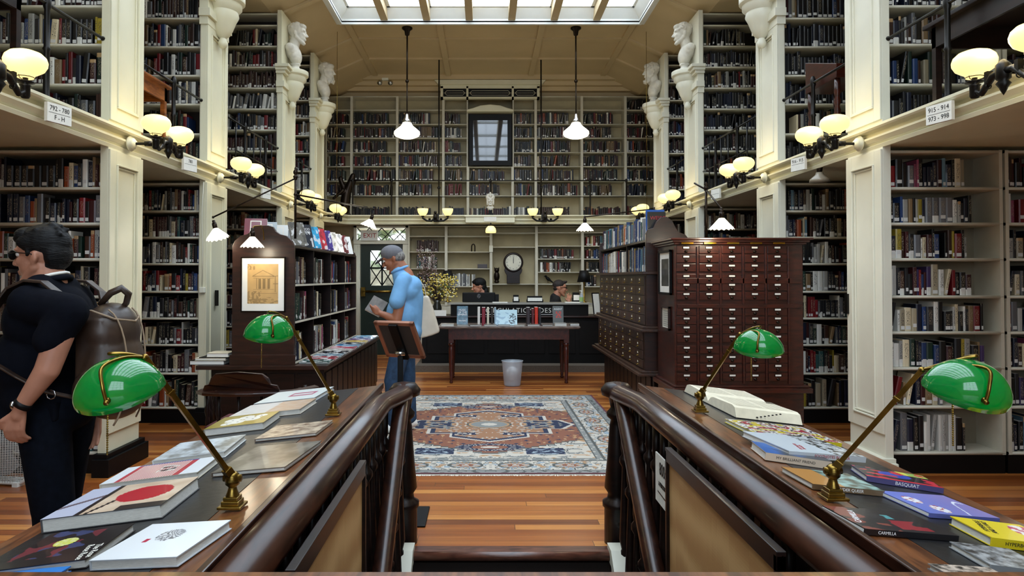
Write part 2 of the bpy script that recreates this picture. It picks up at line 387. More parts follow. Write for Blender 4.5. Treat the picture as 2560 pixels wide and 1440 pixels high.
struct('glazing', MB().box((x0+ins,y0+ins,ZC+zi+.05),(x1-ins,y1-ins,ZC+zi+.056)), SKYGL, SW)
k = MB()
for i in range(1,7):
    x = x0+(x1-x0)*i/7; k.box((x-.055,y0,ZC-.02),(x+.055,y1,ZC+.20))
struct('trim_4', k, CEIL)

# mezzanine floors and their moulded edge
def cornice(mb, p, q, nrm):
    """mouldings along an edge from p to q (both at z of floor), facing nrm"""
    p=Vector(p); q=Vector(q); n=Vector(nrm); d=(q-p)
    prof=[(0,-.145),(.02,-.145),(.03,-.12),(.012,-.11),(.03,-.095),(.05,-.07),(.05,-.055),(.02,-.05),(.02,-.02),(.075,-.012),(.085,.0),(.085,.018),(0,.018)]
    m=len(prof); vs=[]
    for base in (p,q):
        for (o,z) in prof: vs.append(base+n*o+Vector((0,0,z)))
    mb.add(vs,[(i,(i+1)%m,m+(i+1)%m,m+i) for i in range(m)]+[tuple(range(m)),tuple(range(m,2*m))[::-1]])
mz = MB().box((-5.3,-3,ZM0),(XL-.02,13.95,ZM1)).box((XR+.02,-3,ZM0),(5.5,13.95,ZM1)).box((XL-.02,12.3,ZM0),(XR+.02,13.95,ZM1))
mz.prism([(XL-.02,11.7),(XL+.28,12.3),(XL-.02,12.3)],ZM0,ZM1).prism([(XR+.02,11.7),(XR+.02,12.3),(XR-.28,12.3)],ZM0,ZM1)
struct('floor_mezzanine', mz, CREAM)
k = MB()
cornice(k,(XL-.02,-3,ZM1),(XL-.02,11.72,ZM1),(1,0,0)); cornice(k,(XR+.02,11.72,ZM1),(XR+.02,-3,ZM1),(-1,0,0))
cornice(k,(XL-.02,11.7,ZM1),(XL+.28,12.3,ZM1),Vector((2,-1,0)).normalized()); cornice(k,(XR-.28,12.3,ZM1),(XR+.02,11.7,ZM1),Vector((-2,-1,0)).normalized())
cornice(k,(XL+.24,12.3,ZM1),(XR-.24,12.3,ZM1),(0,-1,0))
struct('trim_5', k, CREAM)

# pilasters
PIL = [(3.16,3.64),(5.0,5.48),(6.75,7.28),(9.26,9.90),(11.03,11.70)]
def pilaster(sd, ya, yb, idx):
    X = XL if sd<0 else XR; o = -sd; L = MB()       # o: direction into the nave
    def bx(d0,d1,y0,y1,z0,z1,mi=0):                  # d measured from the face into the nave
        a=X+o*d0; b=X+o*d1; L.box((min(a,b),y0,z0),(max(a,b),y1,z1),mi)
    w=yb-ya
    for (z0,z1) in ((0,ZM0),(ZM1,5.12)): bx(-.06,0,ya,yb,z0,z1)
    def panel(z0,z1):
        e=.085
        for (y0,y1) in ((ya+.0,ya+e),(yb-e,yb)): bx(0,.016,y0,y1,z0,z1)
        bx(0,.016,ya+e,yb-e,z0,z0+.1); bx(0,.016,ya+e,yb-e,z1-.1,z1)
        for (d,t) in ((.012,.028),(.03,.012)):
            for (y0,y1) in ((ya+e+d-.012,ya+e+d),(yb-e-d,yb-e-d+.012)): bx(0,t,y0,y1,z0+.1+d,z1-.1-d)
            bx(0,t,ya+e,yb-e,z0+.1+d-.012,z0+.1+d); bx(0,t,ya+e,yb-e,z1-.1-d,z1-.1-d+.012)
    panel(.30,ZM0-.03); panel(ZM1+.06,4.02)
    # white flared foot, black plinth
    if sd<0: bx(-.07,.055,ya-.06,yb+.05,0,.13,1); bx(-.07,.035,ya-.04,yb+.03,.13,.165,1)
    else:
        bx(-.07,.14,ya-.10,yb+.10,0,.05); bx(-.07,.12,ya-.09,yb+.09,.05,.075); bx(-.06,.075,ya-.06,yb+.06,.075,.10); bx(-.06,.04,ya-.03,yb+.03,.10,.13)
    # capital and scroll bracket
    for (d,z0,z1) in ((.02,3.98,4.06),(.045,4.06,4.14),(.02,4.14,4.24),(.06,4.24,4.28),(.09,4.28,4.32),(.12,4.32,4.36)): bx(-.07,d,ya-d*.7,yb+d*.7,z0,z1)
    yc=(ya+yb)/2
    L.lathe([(.0,3.82),(.035,3.84),(.05,3.88),(.03,3.93),(.07,3.96),(.10,4.02),(.13,4.1),(.16,4.16),(.15,4.2),(.19,4.24),(.19,4.28),(.22,4.30),(.22,4.36),(0,4.36)],(X+o*.06,yc,0),24)
    tag(L.build('trim_%d'%idx,[CREAM if sd<0 else CREAM2,BLACK],bevel=.003), kind='structure')
n=6
for (a,b) in PIL:
    for sd in (-1,1): pilaster(sd,a,b,n); n+=1
# platform under the issue desk, runner carpet by the door
tag(MB().box((-1.05,10.45,0),(2.4,12.85,.10)).build('trim_16',plain('grey_brown_carpet','#5d5348',.95,noise_amt=.15,scale=60)),kind='structure')
# stair pit: white strings, stairs going down towards the camera
wx0,wx1,wy0,wy1=WELL
s = MB().box((wx0-.02,wy0,-3),(wx0,wy1,0)).box((wx1,wy0,-3),(wx1+.02,wy1,0)).box((wx0,wy0-.02,-3),(wx1,wy0,0)); struct('wall_stairwell', s, CREAM2)
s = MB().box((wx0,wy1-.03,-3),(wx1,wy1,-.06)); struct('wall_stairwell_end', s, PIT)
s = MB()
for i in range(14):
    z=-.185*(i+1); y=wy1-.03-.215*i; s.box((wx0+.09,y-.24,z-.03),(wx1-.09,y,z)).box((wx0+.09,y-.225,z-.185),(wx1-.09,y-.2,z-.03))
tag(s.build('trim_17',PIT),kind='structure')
s = MB()
for (xa,xb) in ((wx0,wx0+.085),(wx1-.085,wx1)):   # sloping white strings at each side
    s.prism([(wy1,-.02),(wy1,-.40),(wy1-2.4,-2.46),(wy1-2.4,-2.0)],xa,xb,'x')
    s.prism([(wy1+.01,.03),(wy1-.10,.03),(wy1-2.4,-1.95),(wy1-2.4,-2.02),(wy1-.1,-.05),(wy1+.01,-.05)],xa-.015,xb+.015,'x')
tag(s.build('trim_18',CREAM2),kind='structure')
s = MB().box((wx0+.0,wy1-.045,-.045),(wx1-.0,wy1+.03,.004)); s.cyl((wx0,wy1-.045,-.02),(wx1,wy1-.045,-.02),.024,n=12)
tag(s.build('trim_19',woodmat('stair_nosing_wood','#3a1d14','#6d4130',.35,3,(3,14,14),coat=.3)),kind='structure')

# door to the garden: dark green leaf with a crossed-bar window, transom above
d = MB(); DY=12.80
gx0,gx1,gz0,gz1=-2.14,-1.70,1.30,1.96
d.box((DX0,DY,0),(gx0,DY+.045,2.08)).box((gx1,DY,0),(DX1,DY+.045,2.08)).box((gx0,DY,0),(gx1,DY+.045,gz0)).box((gx0,DY,gz1),(gx1,DY+.045,2.08))
for z in (.25,.72): d.box((gx0-.03,DY-.012,z),(gx1+.03,DY,z+.35))
D1 = struct('door_1', d, plain('dark_green_door','#10221c',.35))
def lattice(mb,xa,xb,za,zb,nx,nz,y,r=.009):
    for i in range(nx):
        for j in range(nz):
            a=(xa+(xb-xa)*i/nx,za+(zb-za)*j/nz); b=(xa+(xb-xa)*(i+1)/nx,za+(zb-za)*(j+1)/nz)
            mb.cyl((a[0],y,a[1]),(b[0],y,b[1]),r,n=6); mb.cyl((a[0],y,b[1]),(b[0],y,a[1]),r,n=6)
m = MB(); lattice(m,gx0,gx1,gz0,gz1,2,2,DY+.02,.011)
m.box((-1.935,DY+.005,gz0),(-1.905,DY+.035,gz1)).box((gx0,DY+.005,1.615),(gx1,DY+.035,1.645)); struct('window_bars',m,BLACK,D1)
struct('glass',MB().box((gx0,DY+.03,gz0),(gx1,DY+.034,gz1)),GLASS,D1)
m = MB().cyl((DX0+.05,DY-.07,1.19),(DX1-.05,DY-.07,1.19),.022).box((DX0+.02,DY-.09,1.10),(DX0+.1,DY,1.27)).box((DX1-.1,DY-.09,1.13),(DX1-.02,DY,1.25)); struct('push_bar',m,BRASS,D1)
t = MB()
t.box((DX0-.12,12.72,0),(DX0,12.9,2.13)).box((DX1,12.72,0),(DX1+.10,12.9,2.13)).box((DX0-.12,12.70,2.08),(DX1+.10,12.9,2.15)).box((DX0-.12,12.72,2.15),(DX0-.07,12.9,2.42)).box((DX1+.05,12.72,2.15),(DX1+.1,12.9,2.42)).box((DX0-.12,12.72,2.385),(DX1+.1,12.9,2.42))
for i in range(4): t.cyl((DX0-.10+.03*i,12.715,.1),(DX0-.10+.03*i,12.715,2.05),.011,n=8)
tag(t.build('trim_20',CREAM2),kind='structure')
m = MB(); lattice(m,DX0-.07,DX1+.05,2.15,2.385,4,1,12.82,.010)
for i in range(5):
    x=DX0-.07+(DX1-DX0+.12)*i/4; m.tube([(x-.1,12.82,2.15),(x-.06,12.82,2.24),(x,12.82,2.27),(x+.06,12.82,2.24),(x+.1,12.82,2.15)],.007,n=6)
W3=struct('window_3',m,plain('dark_green_bars','#2d3a30',.5)); struct('pane',MB().box((DX0-.07,12.84,2.15),(DX1+.05,12.844,2.385)),GLASS,W3)
# garden outside the door: stone wall and greenery
gm=NT('garden_foliage'); nz=gm.n('ShaderNodeTexNoise'); nz.inputs['Scale'].default_value=9; nz.inputs['Detail'].default_value=8
gm.l(gm.ramp(nz.outputs['Fac'],[(.35,lin('#20301a')),(.5,lin('#5d6f4e')),(.62,lin('#a9b3a4'))]),gm.b.inputs['Base Color'])
g=MB().box((-6,16.5,-.5),(3,16.7,1.65)).box((-6,14.1,-.6),(3,16.5,-.4)); tag(g.build('exterior_garden_wall',plain('grey_garden_stone','#9a9a92',.9,noise_amt=.4,scale=5,bump=.5)),kind='structure')
g=MB(); rg=random.Random(3)
for i in range(90):
    g.ball((rg.uniform(-5,1.5),rg.uniform(16.7,17.3),rg.uniform(1.4,3.6)),(rg.uniform(.15,.35),.2,rg.uniform(.12,.3)),n=8)
tag(g.build('exterior_shrubbery',gm.mat),kind='structure')
# baseboards
s=MB().box((XL-1.95,11.9,0),(-2.46,12.0,.1)); 

# ================================================================== BOOKCASES AND BOOKS
RB = random.Random(11)
LZ = [.16,.50,.785,1.05,1.317,1.595,1.86,2.125]
UZ = [2.585,2.90,3.20,3.49,3.78,4.07,4.36,4.65,4.94]
CN = dict(black='#141316', charcoal='#2c2c30', maroon='#4a151a', red='#9c1c26', navy='#17223f', blue='#2c4f8c', sky='#7ba6bd', green='#1d3f33', teal='#3d6f70',
          brown='#4b2c20', tan='#a98a62', orange='#c0582a', yellow='#c9b13a', white='#d3d2cb', grey='#85868a', cream='#cdbf9f', pink='#b8557c', purple='#4d3a72')
CN = {k:lin(v) for k,v in CN.items()}
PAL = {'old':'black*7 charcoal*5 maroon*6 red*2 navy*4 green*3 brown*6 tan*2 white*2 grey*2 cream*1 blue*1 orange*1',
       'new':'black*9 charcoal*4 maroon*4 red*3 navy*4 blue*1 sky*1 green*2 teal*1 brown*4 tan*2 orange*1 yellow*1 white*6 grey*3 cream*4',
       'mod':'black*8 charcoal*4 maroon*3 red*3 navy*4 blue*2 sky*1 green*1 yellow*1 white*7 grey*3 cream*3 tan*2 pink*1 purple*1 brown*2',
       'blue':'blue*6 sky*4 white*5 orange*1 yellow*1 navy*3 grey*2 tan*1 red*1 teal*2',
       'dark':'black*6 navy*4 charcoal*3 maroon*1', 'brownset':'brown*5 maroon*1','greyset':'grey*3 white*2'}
PAL = {k:[w.split('*')[0] for w in v.split() for _ in range(int(w.split('*')[1]))] for k,v in PAL.items()}
SAY = dict(sky='light blue', charcoal='dark grey', navy='navy blue', cream='cream')
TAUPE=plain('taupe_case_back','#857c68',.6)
BOOKS = []      # every book on the built-in shelves
def jit(c,a=.22): k=1+RB.uniform(-a,a); return tuple(min(1,x*k) for x in c)
def fill_row(x0,x1,y,z,hmax,pal,fill=1.0,start=0,where='',lean=0,tscale=1.0,flip=False,stick=.8,Mx=None,hr=(.62,.93)):
    """books from x0 towards x1 (x1 may be smaller), spines at y facing -y"""
    sgn = 1 if x1>x0 else -1; x=x0+sgn*(.004+start); end=x0+(x1-x0)*fill; k=0; run=0; set_c=None
    while True:
        w = RB.choice((.018,.022,.026,.03,.034,.038,.045,.052))*tscale
        if run<=0 and RB.random()<.035: run=RB.randint(3,7); set_c=RB.choice([q for q in PAL[pal] if q not in ('yellow','pink','orange','sky','purple')]); set_h=RB.uniform(*hr); set_w=w
        h = hmax*RB.uniform(*hr)
        cn = RB.choice(PAL[pal])
        if run>0: cn=set_c; h=hmax*set_h; w=set_w; run-=1
        if sgn*(end-x)<w+.004: break
        k+=1
        tilt=0
        if RB.random()<lean: tilt=RB.uniform(.08,.22)
        if tilt:
            off=h*math.sin(tilt); 
            if sgn*(end-x)<w+off+.01: tilt=0
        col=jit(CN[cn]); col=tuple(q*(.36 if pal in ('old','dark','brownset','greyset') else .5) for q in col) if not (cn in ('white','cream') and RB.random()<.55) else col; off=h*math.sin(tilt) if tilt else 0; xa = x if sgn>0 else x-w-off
        BOOKS.append(dict(x=xa,w=w,h=h,y=y+RB.uniform(.0,.018),d=RB.uniform(.14,.19),z=z+.001,c=col,cn=cn,tilt=tilt,k=k,where=where,st=RB.random()<stick,M=Mx,band=RB.random(),sq=RB.random()<(.3 if pal in ('old','dark','brownset','greyset') else .6)))
        x += sgn*(w+.0012+(h*math.sin(tilt) if tilt else 0))
        if RB.random()<.03: x += sgn*RB.uniform(.01,.05)
def book_geo(b, mb, with_sticker=True, pages=True):
    w,h,d=b['w'],b['h'],b['d']; c=b['c']; al=(c[0],c[1],c[2],1.0)
    sq=(c[0],c[1],c[2],0.0) if b['sq'] else al
    T=Matrix.Translation((b['x'],b['y'],b['z']))
    if b['tilt']: T = T @ Matrix.Translation((0,0,w*math.sin(b['tilt']))) @ Matrix.Rotation(b['tilt'],4,'Y')
    if b['M'] is not None: T = b['M'] @ T
    r=min(.006,w*.25)
    z0,z1,z2,z3=0,h*.28,h*.86,h
    pr=[(0,r),(w*.22,.0008),(w*.78,.0008),(w,r)]
    vs=[]; 
    for z in (z0,z1,z2,z3):
        for (px,py) in pr: vs.append((px,py,z))
    vs += [(0,d,0),(w,d,0),(w,d,h),(0,d,h)]
    fs=[]; cs=[]
    for lev in range(3):
        for i in range(3):
            a=lev*4+i; fs.append((a,a+1,a+5,a+4)); 
            col = sq if (lev==1 and i==1) else al
            if lev==2 and b['band']<.04: col=(*jit(CN['tan'],.1),1)
            if lev==0 and b['band']>.9: col=(*jit(CN['white'],.1),1)
            cs.append(col)
    # sides, back, bottom
    fs += [(16,0,4,8,12,19),(3,17,18,15,11,7),(17,16,19,18),(0,16,17,3,2,1)]; cs += [al]*4
    # top: cover rim and pages slightly sunk
    fs.append((12,13,14,15,18,19)); cs.append((*CN['cream'],1) if pages else al)
    for fce,cc in zip(fs,cs): mb.add([vs[i] for i in fce],[tuple(range(len(fce)))],0,cc,False,T)
    if with_sticker and b['st']: sticker_geo(b,mb,T)
    return T
def sticker_geo(b,mb,T):
    w=b['w']; a=w*.14; zz=.012 if b['band']<.7 else .03
    mb.add([(a,-.0004,zz),(w-a,-.0004,zz),(w-a,-.0004,zz+.026),(a,-.0004,zz+.026)],[(0,1,2,3)],0,(.62,.62,.6,1),False,T)
def bookcase(label, xa, xb, y, depth, zs, ztop, mats=None, group=None, name='bookcase', plinth=None, th=.022, sides=(1,1)):
    x0,x1=min(xa,xb),max(xa,xb); mats = mats or (SHELFW,BACKB)
    T=thing(name,label,'bookcase',(x0,y,zs[0]-.02 if plinth is None else 0),0,group); oz=T.location.z
    for i,(a,b_) in enumerate(((0,.025),(x1-x0-.025,x1-x0))):
        if sides[i]: MB().box((a,0,zs[0]-.02-oz),(b_,depth,ztop-oz)).build('side_panel',mats[0],T)
    MB().box((0,depth,zs[0]-.02-oz),(x1-x0,depth+.012,ztop-oz)).build('back_panel',mats[1],T)
    for z in list(zs)+[ztop-.0]:
        m=MB().box((.0,.008,z-th-oz),(x1-x0,depth,z-oz)); m.cyl((.0,.010,z-th/2-oz),(x1-x0,.010,z-th/2-oz),th/2,n=8)
        m.build('shelf',mats[0],T)
    if plinth: MB().box((0,.01,0),(x1-x0,depth,zs[0]-.02)).build('plinth',plinth,T)
    return T
BAYY=[5.05,6.80,9.32,11.08]
SIDE={-1:('left',XL-.06),1:('right',XR+.06)}
WN={1:'the alcove bookcase in front',2:'the second alcove',3:'the third alcove',4:'the alcove next the gallery'}
ORD=['','first','second','third','fourth','fifth','sixth','seventh','eighth','ninth']
def ordn(k):
    if k<10: return ORD[k]
    return '%dth'%k if k not in (21,22,23,31,32,33) else {1:'%dst',2:'%dnd',3:'%drd'}[k%10]%k
for sd in (-1,1):
    side,xe=SIDE[sd]
    for bi,y in enumerate(BAYY):
        W=.86 if sd>0 else .98
        if bi>0: W=.92
        alc=ORD[bi+1]
        for lev,(zs,zt) in enumerate(((LZ,ZM0-.03),(UZ,5.1))):
            for cs in (0,1):
                a=xe+sd*cs*(W+.02); b=a+sd*W
                if cs==1 and bi>0 and abs(b)>5.2: b=sd*5.15
                bookcase('%s %s built-in bookcase of the %s %s alcove%s'%('lower' if lev==0 else 'upper','cream painted',alc,side,'' if cs==0 else ', outer half'),
                         a,b,y,.27,zs,zt,mats=(SHELFW,SHADEBACK if not (sd>0 and bi==0 and lev==0) else TAUPE),plinth=BLACK if lev==0 else None,group='built-in alcove bookcases')
                rows=zs if lev==0 else zs[:-1]
                for ri,z in enumerate(rows):
                    hm=(zs[ri+1] if ri+1<len(zs) else zt)-z-.03
                    hm=min(hm,.30)
                    pal='old' if lev==1 else ('new' if sd<0 or bi>0 else 'mod')
                    fill=RB.uniform(.9,1.0); start=0; lean=.03
                    ts=.92 if lev==0 else .95
                    if sd>0 and bi==0 and lev==0:
                        fill={0:.70,1:.5,2:.93,3:.90,4:.80,5:.74,6:.80,7:.72}[ri] if cs==0 else .95
                        lean=.06
                    if sd>0 and lev==1: pal='old' if RB.random()<.6 else 'dark'
                    if sd<0 and lev==1 and bi==0 and ri<4: pal='old' if ri!=2 else 'mod'
                    if lev==1 and ri==1 and bi==1: fill=.62; start=.12
                    if lev==1 and bi==2 and sd<0 and ri==5: pal='brownset'
                    if lev==1 and bi==2 and sd<0 and ri==4: pal='greyset' ; lean=.5
                    if lev==1 and ri==7: fill=.7; lean=.4
                    key=(sd,bi,lev,cs,ri)
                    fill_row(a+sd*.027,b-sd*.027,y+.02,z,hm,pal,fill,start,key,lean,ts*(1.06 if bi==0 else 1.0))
# --- gallery bookcases on the back wall, upper level
GX=[-3.16,-2.64,-1.73,-.81,-.32,.57,1.03,1.95,2.82,3.45]
GZ=[2.80,3.086,3.38,3.67,3.95,4.24,4.515]
for i in range(9):
    a,b=GX[i],GX[i+1]; mid=(i==4)
    zs=[2.60]+GZ[1:]+[4.80] if not mid else [2.60,3.086,3.38]
    zt=5.07 if not mid else 3.66
    zs=list(zs)
    bookcase('cream bookcase number %s along the gallery back wall%s'%(ORD[i+1],', under the dark framed glass' if mid else ''),a,b,13.5,.3,zs,zt,group='gallery bookcases',th=.02)
    rows=zs if i in (0,8) or mid else zs[:-1]
    for ri,z in enumerate(rows):
        nz_=zs[ri+1] if ri+1<len(zs) else zt
        if z>4.7 and i not in (8,): continue
        pal='dark' if (ri==0 and 1<=i<=3) else 'old'
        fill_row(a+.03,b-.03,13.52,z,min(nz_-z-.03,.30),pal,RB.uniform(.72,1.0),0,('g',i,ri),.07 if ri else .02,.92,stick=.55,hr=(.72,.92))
# --- lower back wall shelves behind the desk
BX=[-1.40,-.70,.13,.97,1.82,2.66]
BZ=[[.95,1.29,1.62,1.93,2.22],[.95,1.29,1.62,1.93,2.22],[.95,1.335,2.02,2.28],[.95,1.335,1.555,1.80,2.04,2.29],[.95,1.29,1.555,1.80,2.04,2.29]]
for i in range(5):
    a,b=BX[i],BX[i+1]
    bookcase('cream wall bookcase number %s behind the circulation desk, counted from the door'%ORD[i+1],a,b,12.55,.28,BZ[i],2.41,plinth=SHELFW,group='bookcases behind the desk',th=.02)
rowspec={0:{2:('new',.7),3:('brownset',.8),1:('old',.8)},3:{2:('old',.9),3:('new',.82),1:None,4:None},4:{2:('old',.95),3:('old',.95),4:('new',.9)},1:{1:('greyset',.75)}}
rowspec={0:{2:('new',.80),3:('brownset',.85),1:('old',.8)},1:{1:('greyset',.72)},3:{2:('new',.80),3:('old',.85)},4:{2:('old',.95),3:('old',.95),4:('new',.9),1:('old',.3)}}
for i,rs in rowspec.items():
    for ri,sp in rs.items():
        z=BZ[i][ri]; nz_=(BZ[i]+[2.41])[ri+1]
        fill_row(BX[i]+.03,BX[i+1]-.03,12.58,z,min(nz_-z-.04,.27),sp[0],sp[1],.04 if i else .12,('b',i,ri),.02,.9,stick=.6,hr=(.75,.92))

# the largest books in the picture become individuals with parts, the rest is one mass
def px_area(b):
    if b['M'] is not None or isinstance(b['where'][0],str): return 0
    xc=b['x']+b['w']/2; k=FPX/b['y']; px=VX+xc*k; py=HY-(b['z']+b['h']/2-CAMZ)*k
    if not (10<px<2550 and 8<py<1425): return 0
    if b['where'][3]==1 and b['where'][0]<0: return 0
    # hidden behind the man and his backpack, the fan, the lamp or the other bookcases
    if b['where'][:2]==(-1,0) and b['where'][2]==0:
        if 0<px<215 and 640<py: return 0
        if 35<px<170 and py>560: return 0
        if py>900 and px<262: return 0
    if b['where'][:2]==(-1,1) and px<358: return 0
    if b['where'][:2]==(1,1) and px>2118: return 0
    if b['where'][:2]==(1,1) and py>610 and px<1988 : return 0
    if b['where'][1]>1 : return 0
    if b['where'][:3]==(1,0,1) and b['where'][3]==1 and py<200: return 0
    if b['where'][:2]==(1,0) and b['where'][2]==0 and py>1090 and px>2440: return 0
    return b['w']*b['h']*k*k
N_IND = 236
BOOKS.sort(key=px_area, reverse=True)
IND = [b for b in BOOKS[:N_IND] if px_area(b)>0]
REST = BOOKS[len(IND):]
for b in IND:
    sd,bi,lev,cs,ri = b['where']; side='left' if sd<0 else 'right'
    shelf = ORD[ri+1] if ri<8 else 'top'
    lab = '%s book, %s from the pilaster, shelf %s, %s %s %s alcove bookcase'%(SAY.get(b['cn'],b['cn']),ordn(b['k']),{1:'one up',2:'two up',3:'three up',4:'four up',5:'five up',6:'six up',7:'seven up',8:'eight up',9:'nine up'}[ri+1],'lower' if lev==0 else 'upper',ORD[bi+1],side)
    if cs: lab = lab.replace('from the pilaster','in the outer half')
    loc=(b['x'],b['y'],b['z']); bb=dict(b); bb['x']=bb['y']=bb['z']=0; bb['M']=None
    m=MB(); T=book_geo(bb,m,False,False)
    o=m.build('shelved_book',BOOKM,loc=loc); tag(o,lab,'book','books on the alcove shelves')
    w,h,d=b['w'],b['h'],b['d']
    pb=MB(); pb.add([(.003,.01,h-.0),(w-.003,.01,h),(w-.003,d-.002,h),(.003,d-.002,h),(.003,.01,h+.0006),(w-.003,.01,h+.0006),(w-.003,d-.002,h+.0006),(.003,d-.002,h+.0006)],[(0,3,2,1),(4,5,6,7),(0,1,5,4),(1,2,6,5),(2,3,7,6),(3,0,4,7)],0,None,False,T)
    pb.build('page_block',PAGES,o)
    if b['st']:
        q=MB(); sticker_geo(bb,q,T); tag(q.build('spine_label',BOOKM,o),'small white call number sticker')

# ================================================================== STAIR RAILINGS AND READING DESKS
NEWEL=[(.07,0),(.07,.19),(.08,.2),(.08,.225),(.055,.24),(.05,.27),(.069,.30),(.052,.48),(.04,.64),(.034,.67),(.056,.69),(.056,.71),(.034,.735),(.045,.79),(.082,.805),(.088,.835),(.062,.868),(.03,.875),(0,.875)]
BAL=[(.018,0),(.018,.10),(.026,.11),(.026,.13),(.016,.15),(.028,.20),(.022,.32),(.014,.52),(.012,.56),(.027,.585),(.027,.605),(.012,.625),(.018,.65),(.018,.80)]
def railing(side, xr, xn, o):
    T=thing('stair_railing','dark turned wooden stair railing on the %s side of the stair opening'%side,'railing',(xr,0,0))
    m=MB(); pr=[(-.052,.0),(-.058,.018),(-.05,.045),(-.028,.062),(0,.068),(.028,.062),(.05,.045),(.058,.018),(.052,0),(.03,-.012),(-.03,-.012)]
    path=[(0,1.36),(0,3.30)]; 
    for i in range(1,7):
        a=i/6; path.append((o*0+(xn-xr)*(3*a*a-2*a**3),3.30+.42*a))
    n=len(pr); vs=[]
    for i,(px,py) in enumerate(path):
        j=max(0,i-1); k=min(len(path)-1,i+1); d=Vector((path[k][0]-path[j][0],path[k][1]-path[j][1],0)).normalized(); nx=Vector((d.y,-d.x,0))
        for (u,z) in pr: vs.append(Vector((px,py,.802))+nx*u+Vector((0,0,z)))
    fs=[]
    for i in range(len(path)-1):
        for k in range(n): fs.append((i*n+k,i*n+(k+1)%n,(i+1)*n+(k+1)%n,(i+1)*n+k))
    m.add(vs,fs+[tuple(range(n))[::-1],tuple((len(path)-1)*n+k for k in range(n))],smooth=True); m.build('top_rail',RAILW,T)
    MB().lathe(NEWEL,(xn-xr,3.75,0),20).build('newel_post',MAHOGD,T)
    b0=None
    for i in range(16):
        y=3.52-i*.135
        if b0 is None: b0=MB().lathe(BAL,(0,0,0),10).build('baluster',MAHOGD,T,loc=(0,y,0))
        else:
            c_=b0.copy(); COL.objects.link(c_); c_.parent=T; c_.location=(0,y,0)
    # handrail going down the stairs
    m=MB(); k=xn-xr
    m.tube([(k,3.74,.845),(k,3.62,.80),(k,3.5,.70),(k,2.6,-.09),(k,1.5,-1.06)],[.04,.043,.043,.043,.043],n=14); m.build('stair_handrail',RAILW,T)
    MB().tube([(k,2.86,.1384),(k,1.5,-1.059)],.0445,n=14).build('handrail_joint',woodmat('redder_rail_wood','#35160f','#5c2a1c',.25,3,(10,2,10),coat=.5) if side=='left' else bpy.data.materials['redder_rail_wood'],T)
    for i in range(9):
        y=3.56-i*.14; zb=-.03-(3.66-y)*.87; zt=.80-(3.66-y)*.875+.0
        h=zt-zb-.0; pr_=[(r,z/.8*h) for r,z in BAL]
        MB().lathe(pr_,(k*.98,y,zb),10).build('stair_baluster',MAHOGD,T)
    return T
railing('left',-.512,-.436,1); railing('right',.785,.73,-1)

ZI,ZO=.832,.752
def reading_desk(side, xi, xo, o):
    # o = outward direction
    T=thing('reading_desk','long slanting wooden reading desk with black leather inlay along the %s stair railing'%side,'desk',(xi,1.0,0))
    Y0,Y1=.37,2.93; W=abs(xo-xi); sl=(ZO-ZI)/W
    def P(u,y,dz=0): return (o*u,y,ZI+sl*u+dz)
    def slab(u0,u1,y0,y1,dz0,dz1,name,mat,bev=.003):
        m=MB(); v=[P(u0,y0,dz0),P(u1,y0,dz0),P(u1,y1,dz0),P(u0,y1,dz0),P(u0,y0,dz1),P(u1,y0,dz1),P(u1,y1,dz1),P(u0,y1,dz1)]
        f=[(0,3,2,1),(4,5,6,7),(0,1,5,4),(1,2,6,5),(2,3,7,6),(3,0,4,7)]
        if o<0: f=[tuple(reversed(q)) for q in f]
        m.add(v,f); return m.build(name,mat,T,bevel=bev)
    slab(0,W,Y0,Y1,-.035,0,'desk_top',DESKW); slab(.135,W-.075,Y0,Y1-.02,-.001,.0016,'leather_inlay',LEATH,0)
    slab(-.008,.014,Y0,Y1,-.02,.012,'edge_moulding',RAILW,.004)
    m=MB(); m.box((min(0,o*.03),Y0+.0,0),(max(0,o*.03),Y1-.02,ZI-.035)); m.build('front_panel',MAHOGD,T)
    m=MB(); m.box((min(o*(W-.08),o*(W-.05)),Y0,.52),(max(o*(W-.08),o*(W-.05)),Y1-.03,ZO-.03)); m.box((min(0,o*(W-.06)),Y1-.05,.5),(max(0,o*(W-.06)),Y1-.02,ZO-.03)); m.build('apron',MAHOGD,T)
    for y in (.45,1.6,2.85): MB().lathe([(.03,0),(.03,.08),(.022,.1),(.035,.3),(.03,.5),(.04,.53)],(o*(W-.09),y,0),12).build('leg',MAHOGD,T)
    return T
reading_desk('left',-.585,-1.27,-1); reading_desk('right',.895,1.53,1)
T=thing('reading_desk','reddish wooden desk edge running across the bottom of the view, behind the stairs','desk',(.1,.75,0))
MB().box((-3.3,0,.79),(3.4,.604,.87)).build('desk_top',DESKW,T,bevel=.004); MB().box((-3.2,.1,0),(3.3,.13,.79)).build('front_panel',MAHOGD,T)

# clear-fronted panels hung inside the railings
def colour_grid(w,h,nx,ny,fn,mb=None,M=None,z=0):
    mb=mb or MB(); vs=[(w*i/nx,h*j/ny,z) for j in range(ny+1) for i in range(nx+1)]; n=len(mb.v); T=mb.M@M if M is not None else mb.M
    mb.v+=[tuple(T@Vector(p)) for p in vs]
    for j in range(ny):
        for i in range(nx):
            a=n+j*(nx+1)+i; mb.f.append([a,a+1,a+nx+2,a+nx+1]); mb.m.append(0); mb.s.append(False); mb.c.append(fn((i+.5)/nx,(j+.5)/ny))
    return mb
def nz2(x,y,s=0): return noise.noise(Vector((x,y,s)))
def panel_floor_art(u,v):  # floor planks showing in the glass, painted as tan bands and grey foot
    b=.5+.5*math.sin(v*26+2*nz2(u*3,v*4)+nz2(u*9,v*2)); k=lin('#b58a58') ; l2=lin('#d0a974')
    c=[k[i]*(1-b)+l2[i]*b for i in range(3)]
    if v<.25: g=lin('#857f70'); t=min(1,(.25-v)*9); c=[c[i]*(1-t)+g[i]*t for i in range(3)]
    return tuple(c)
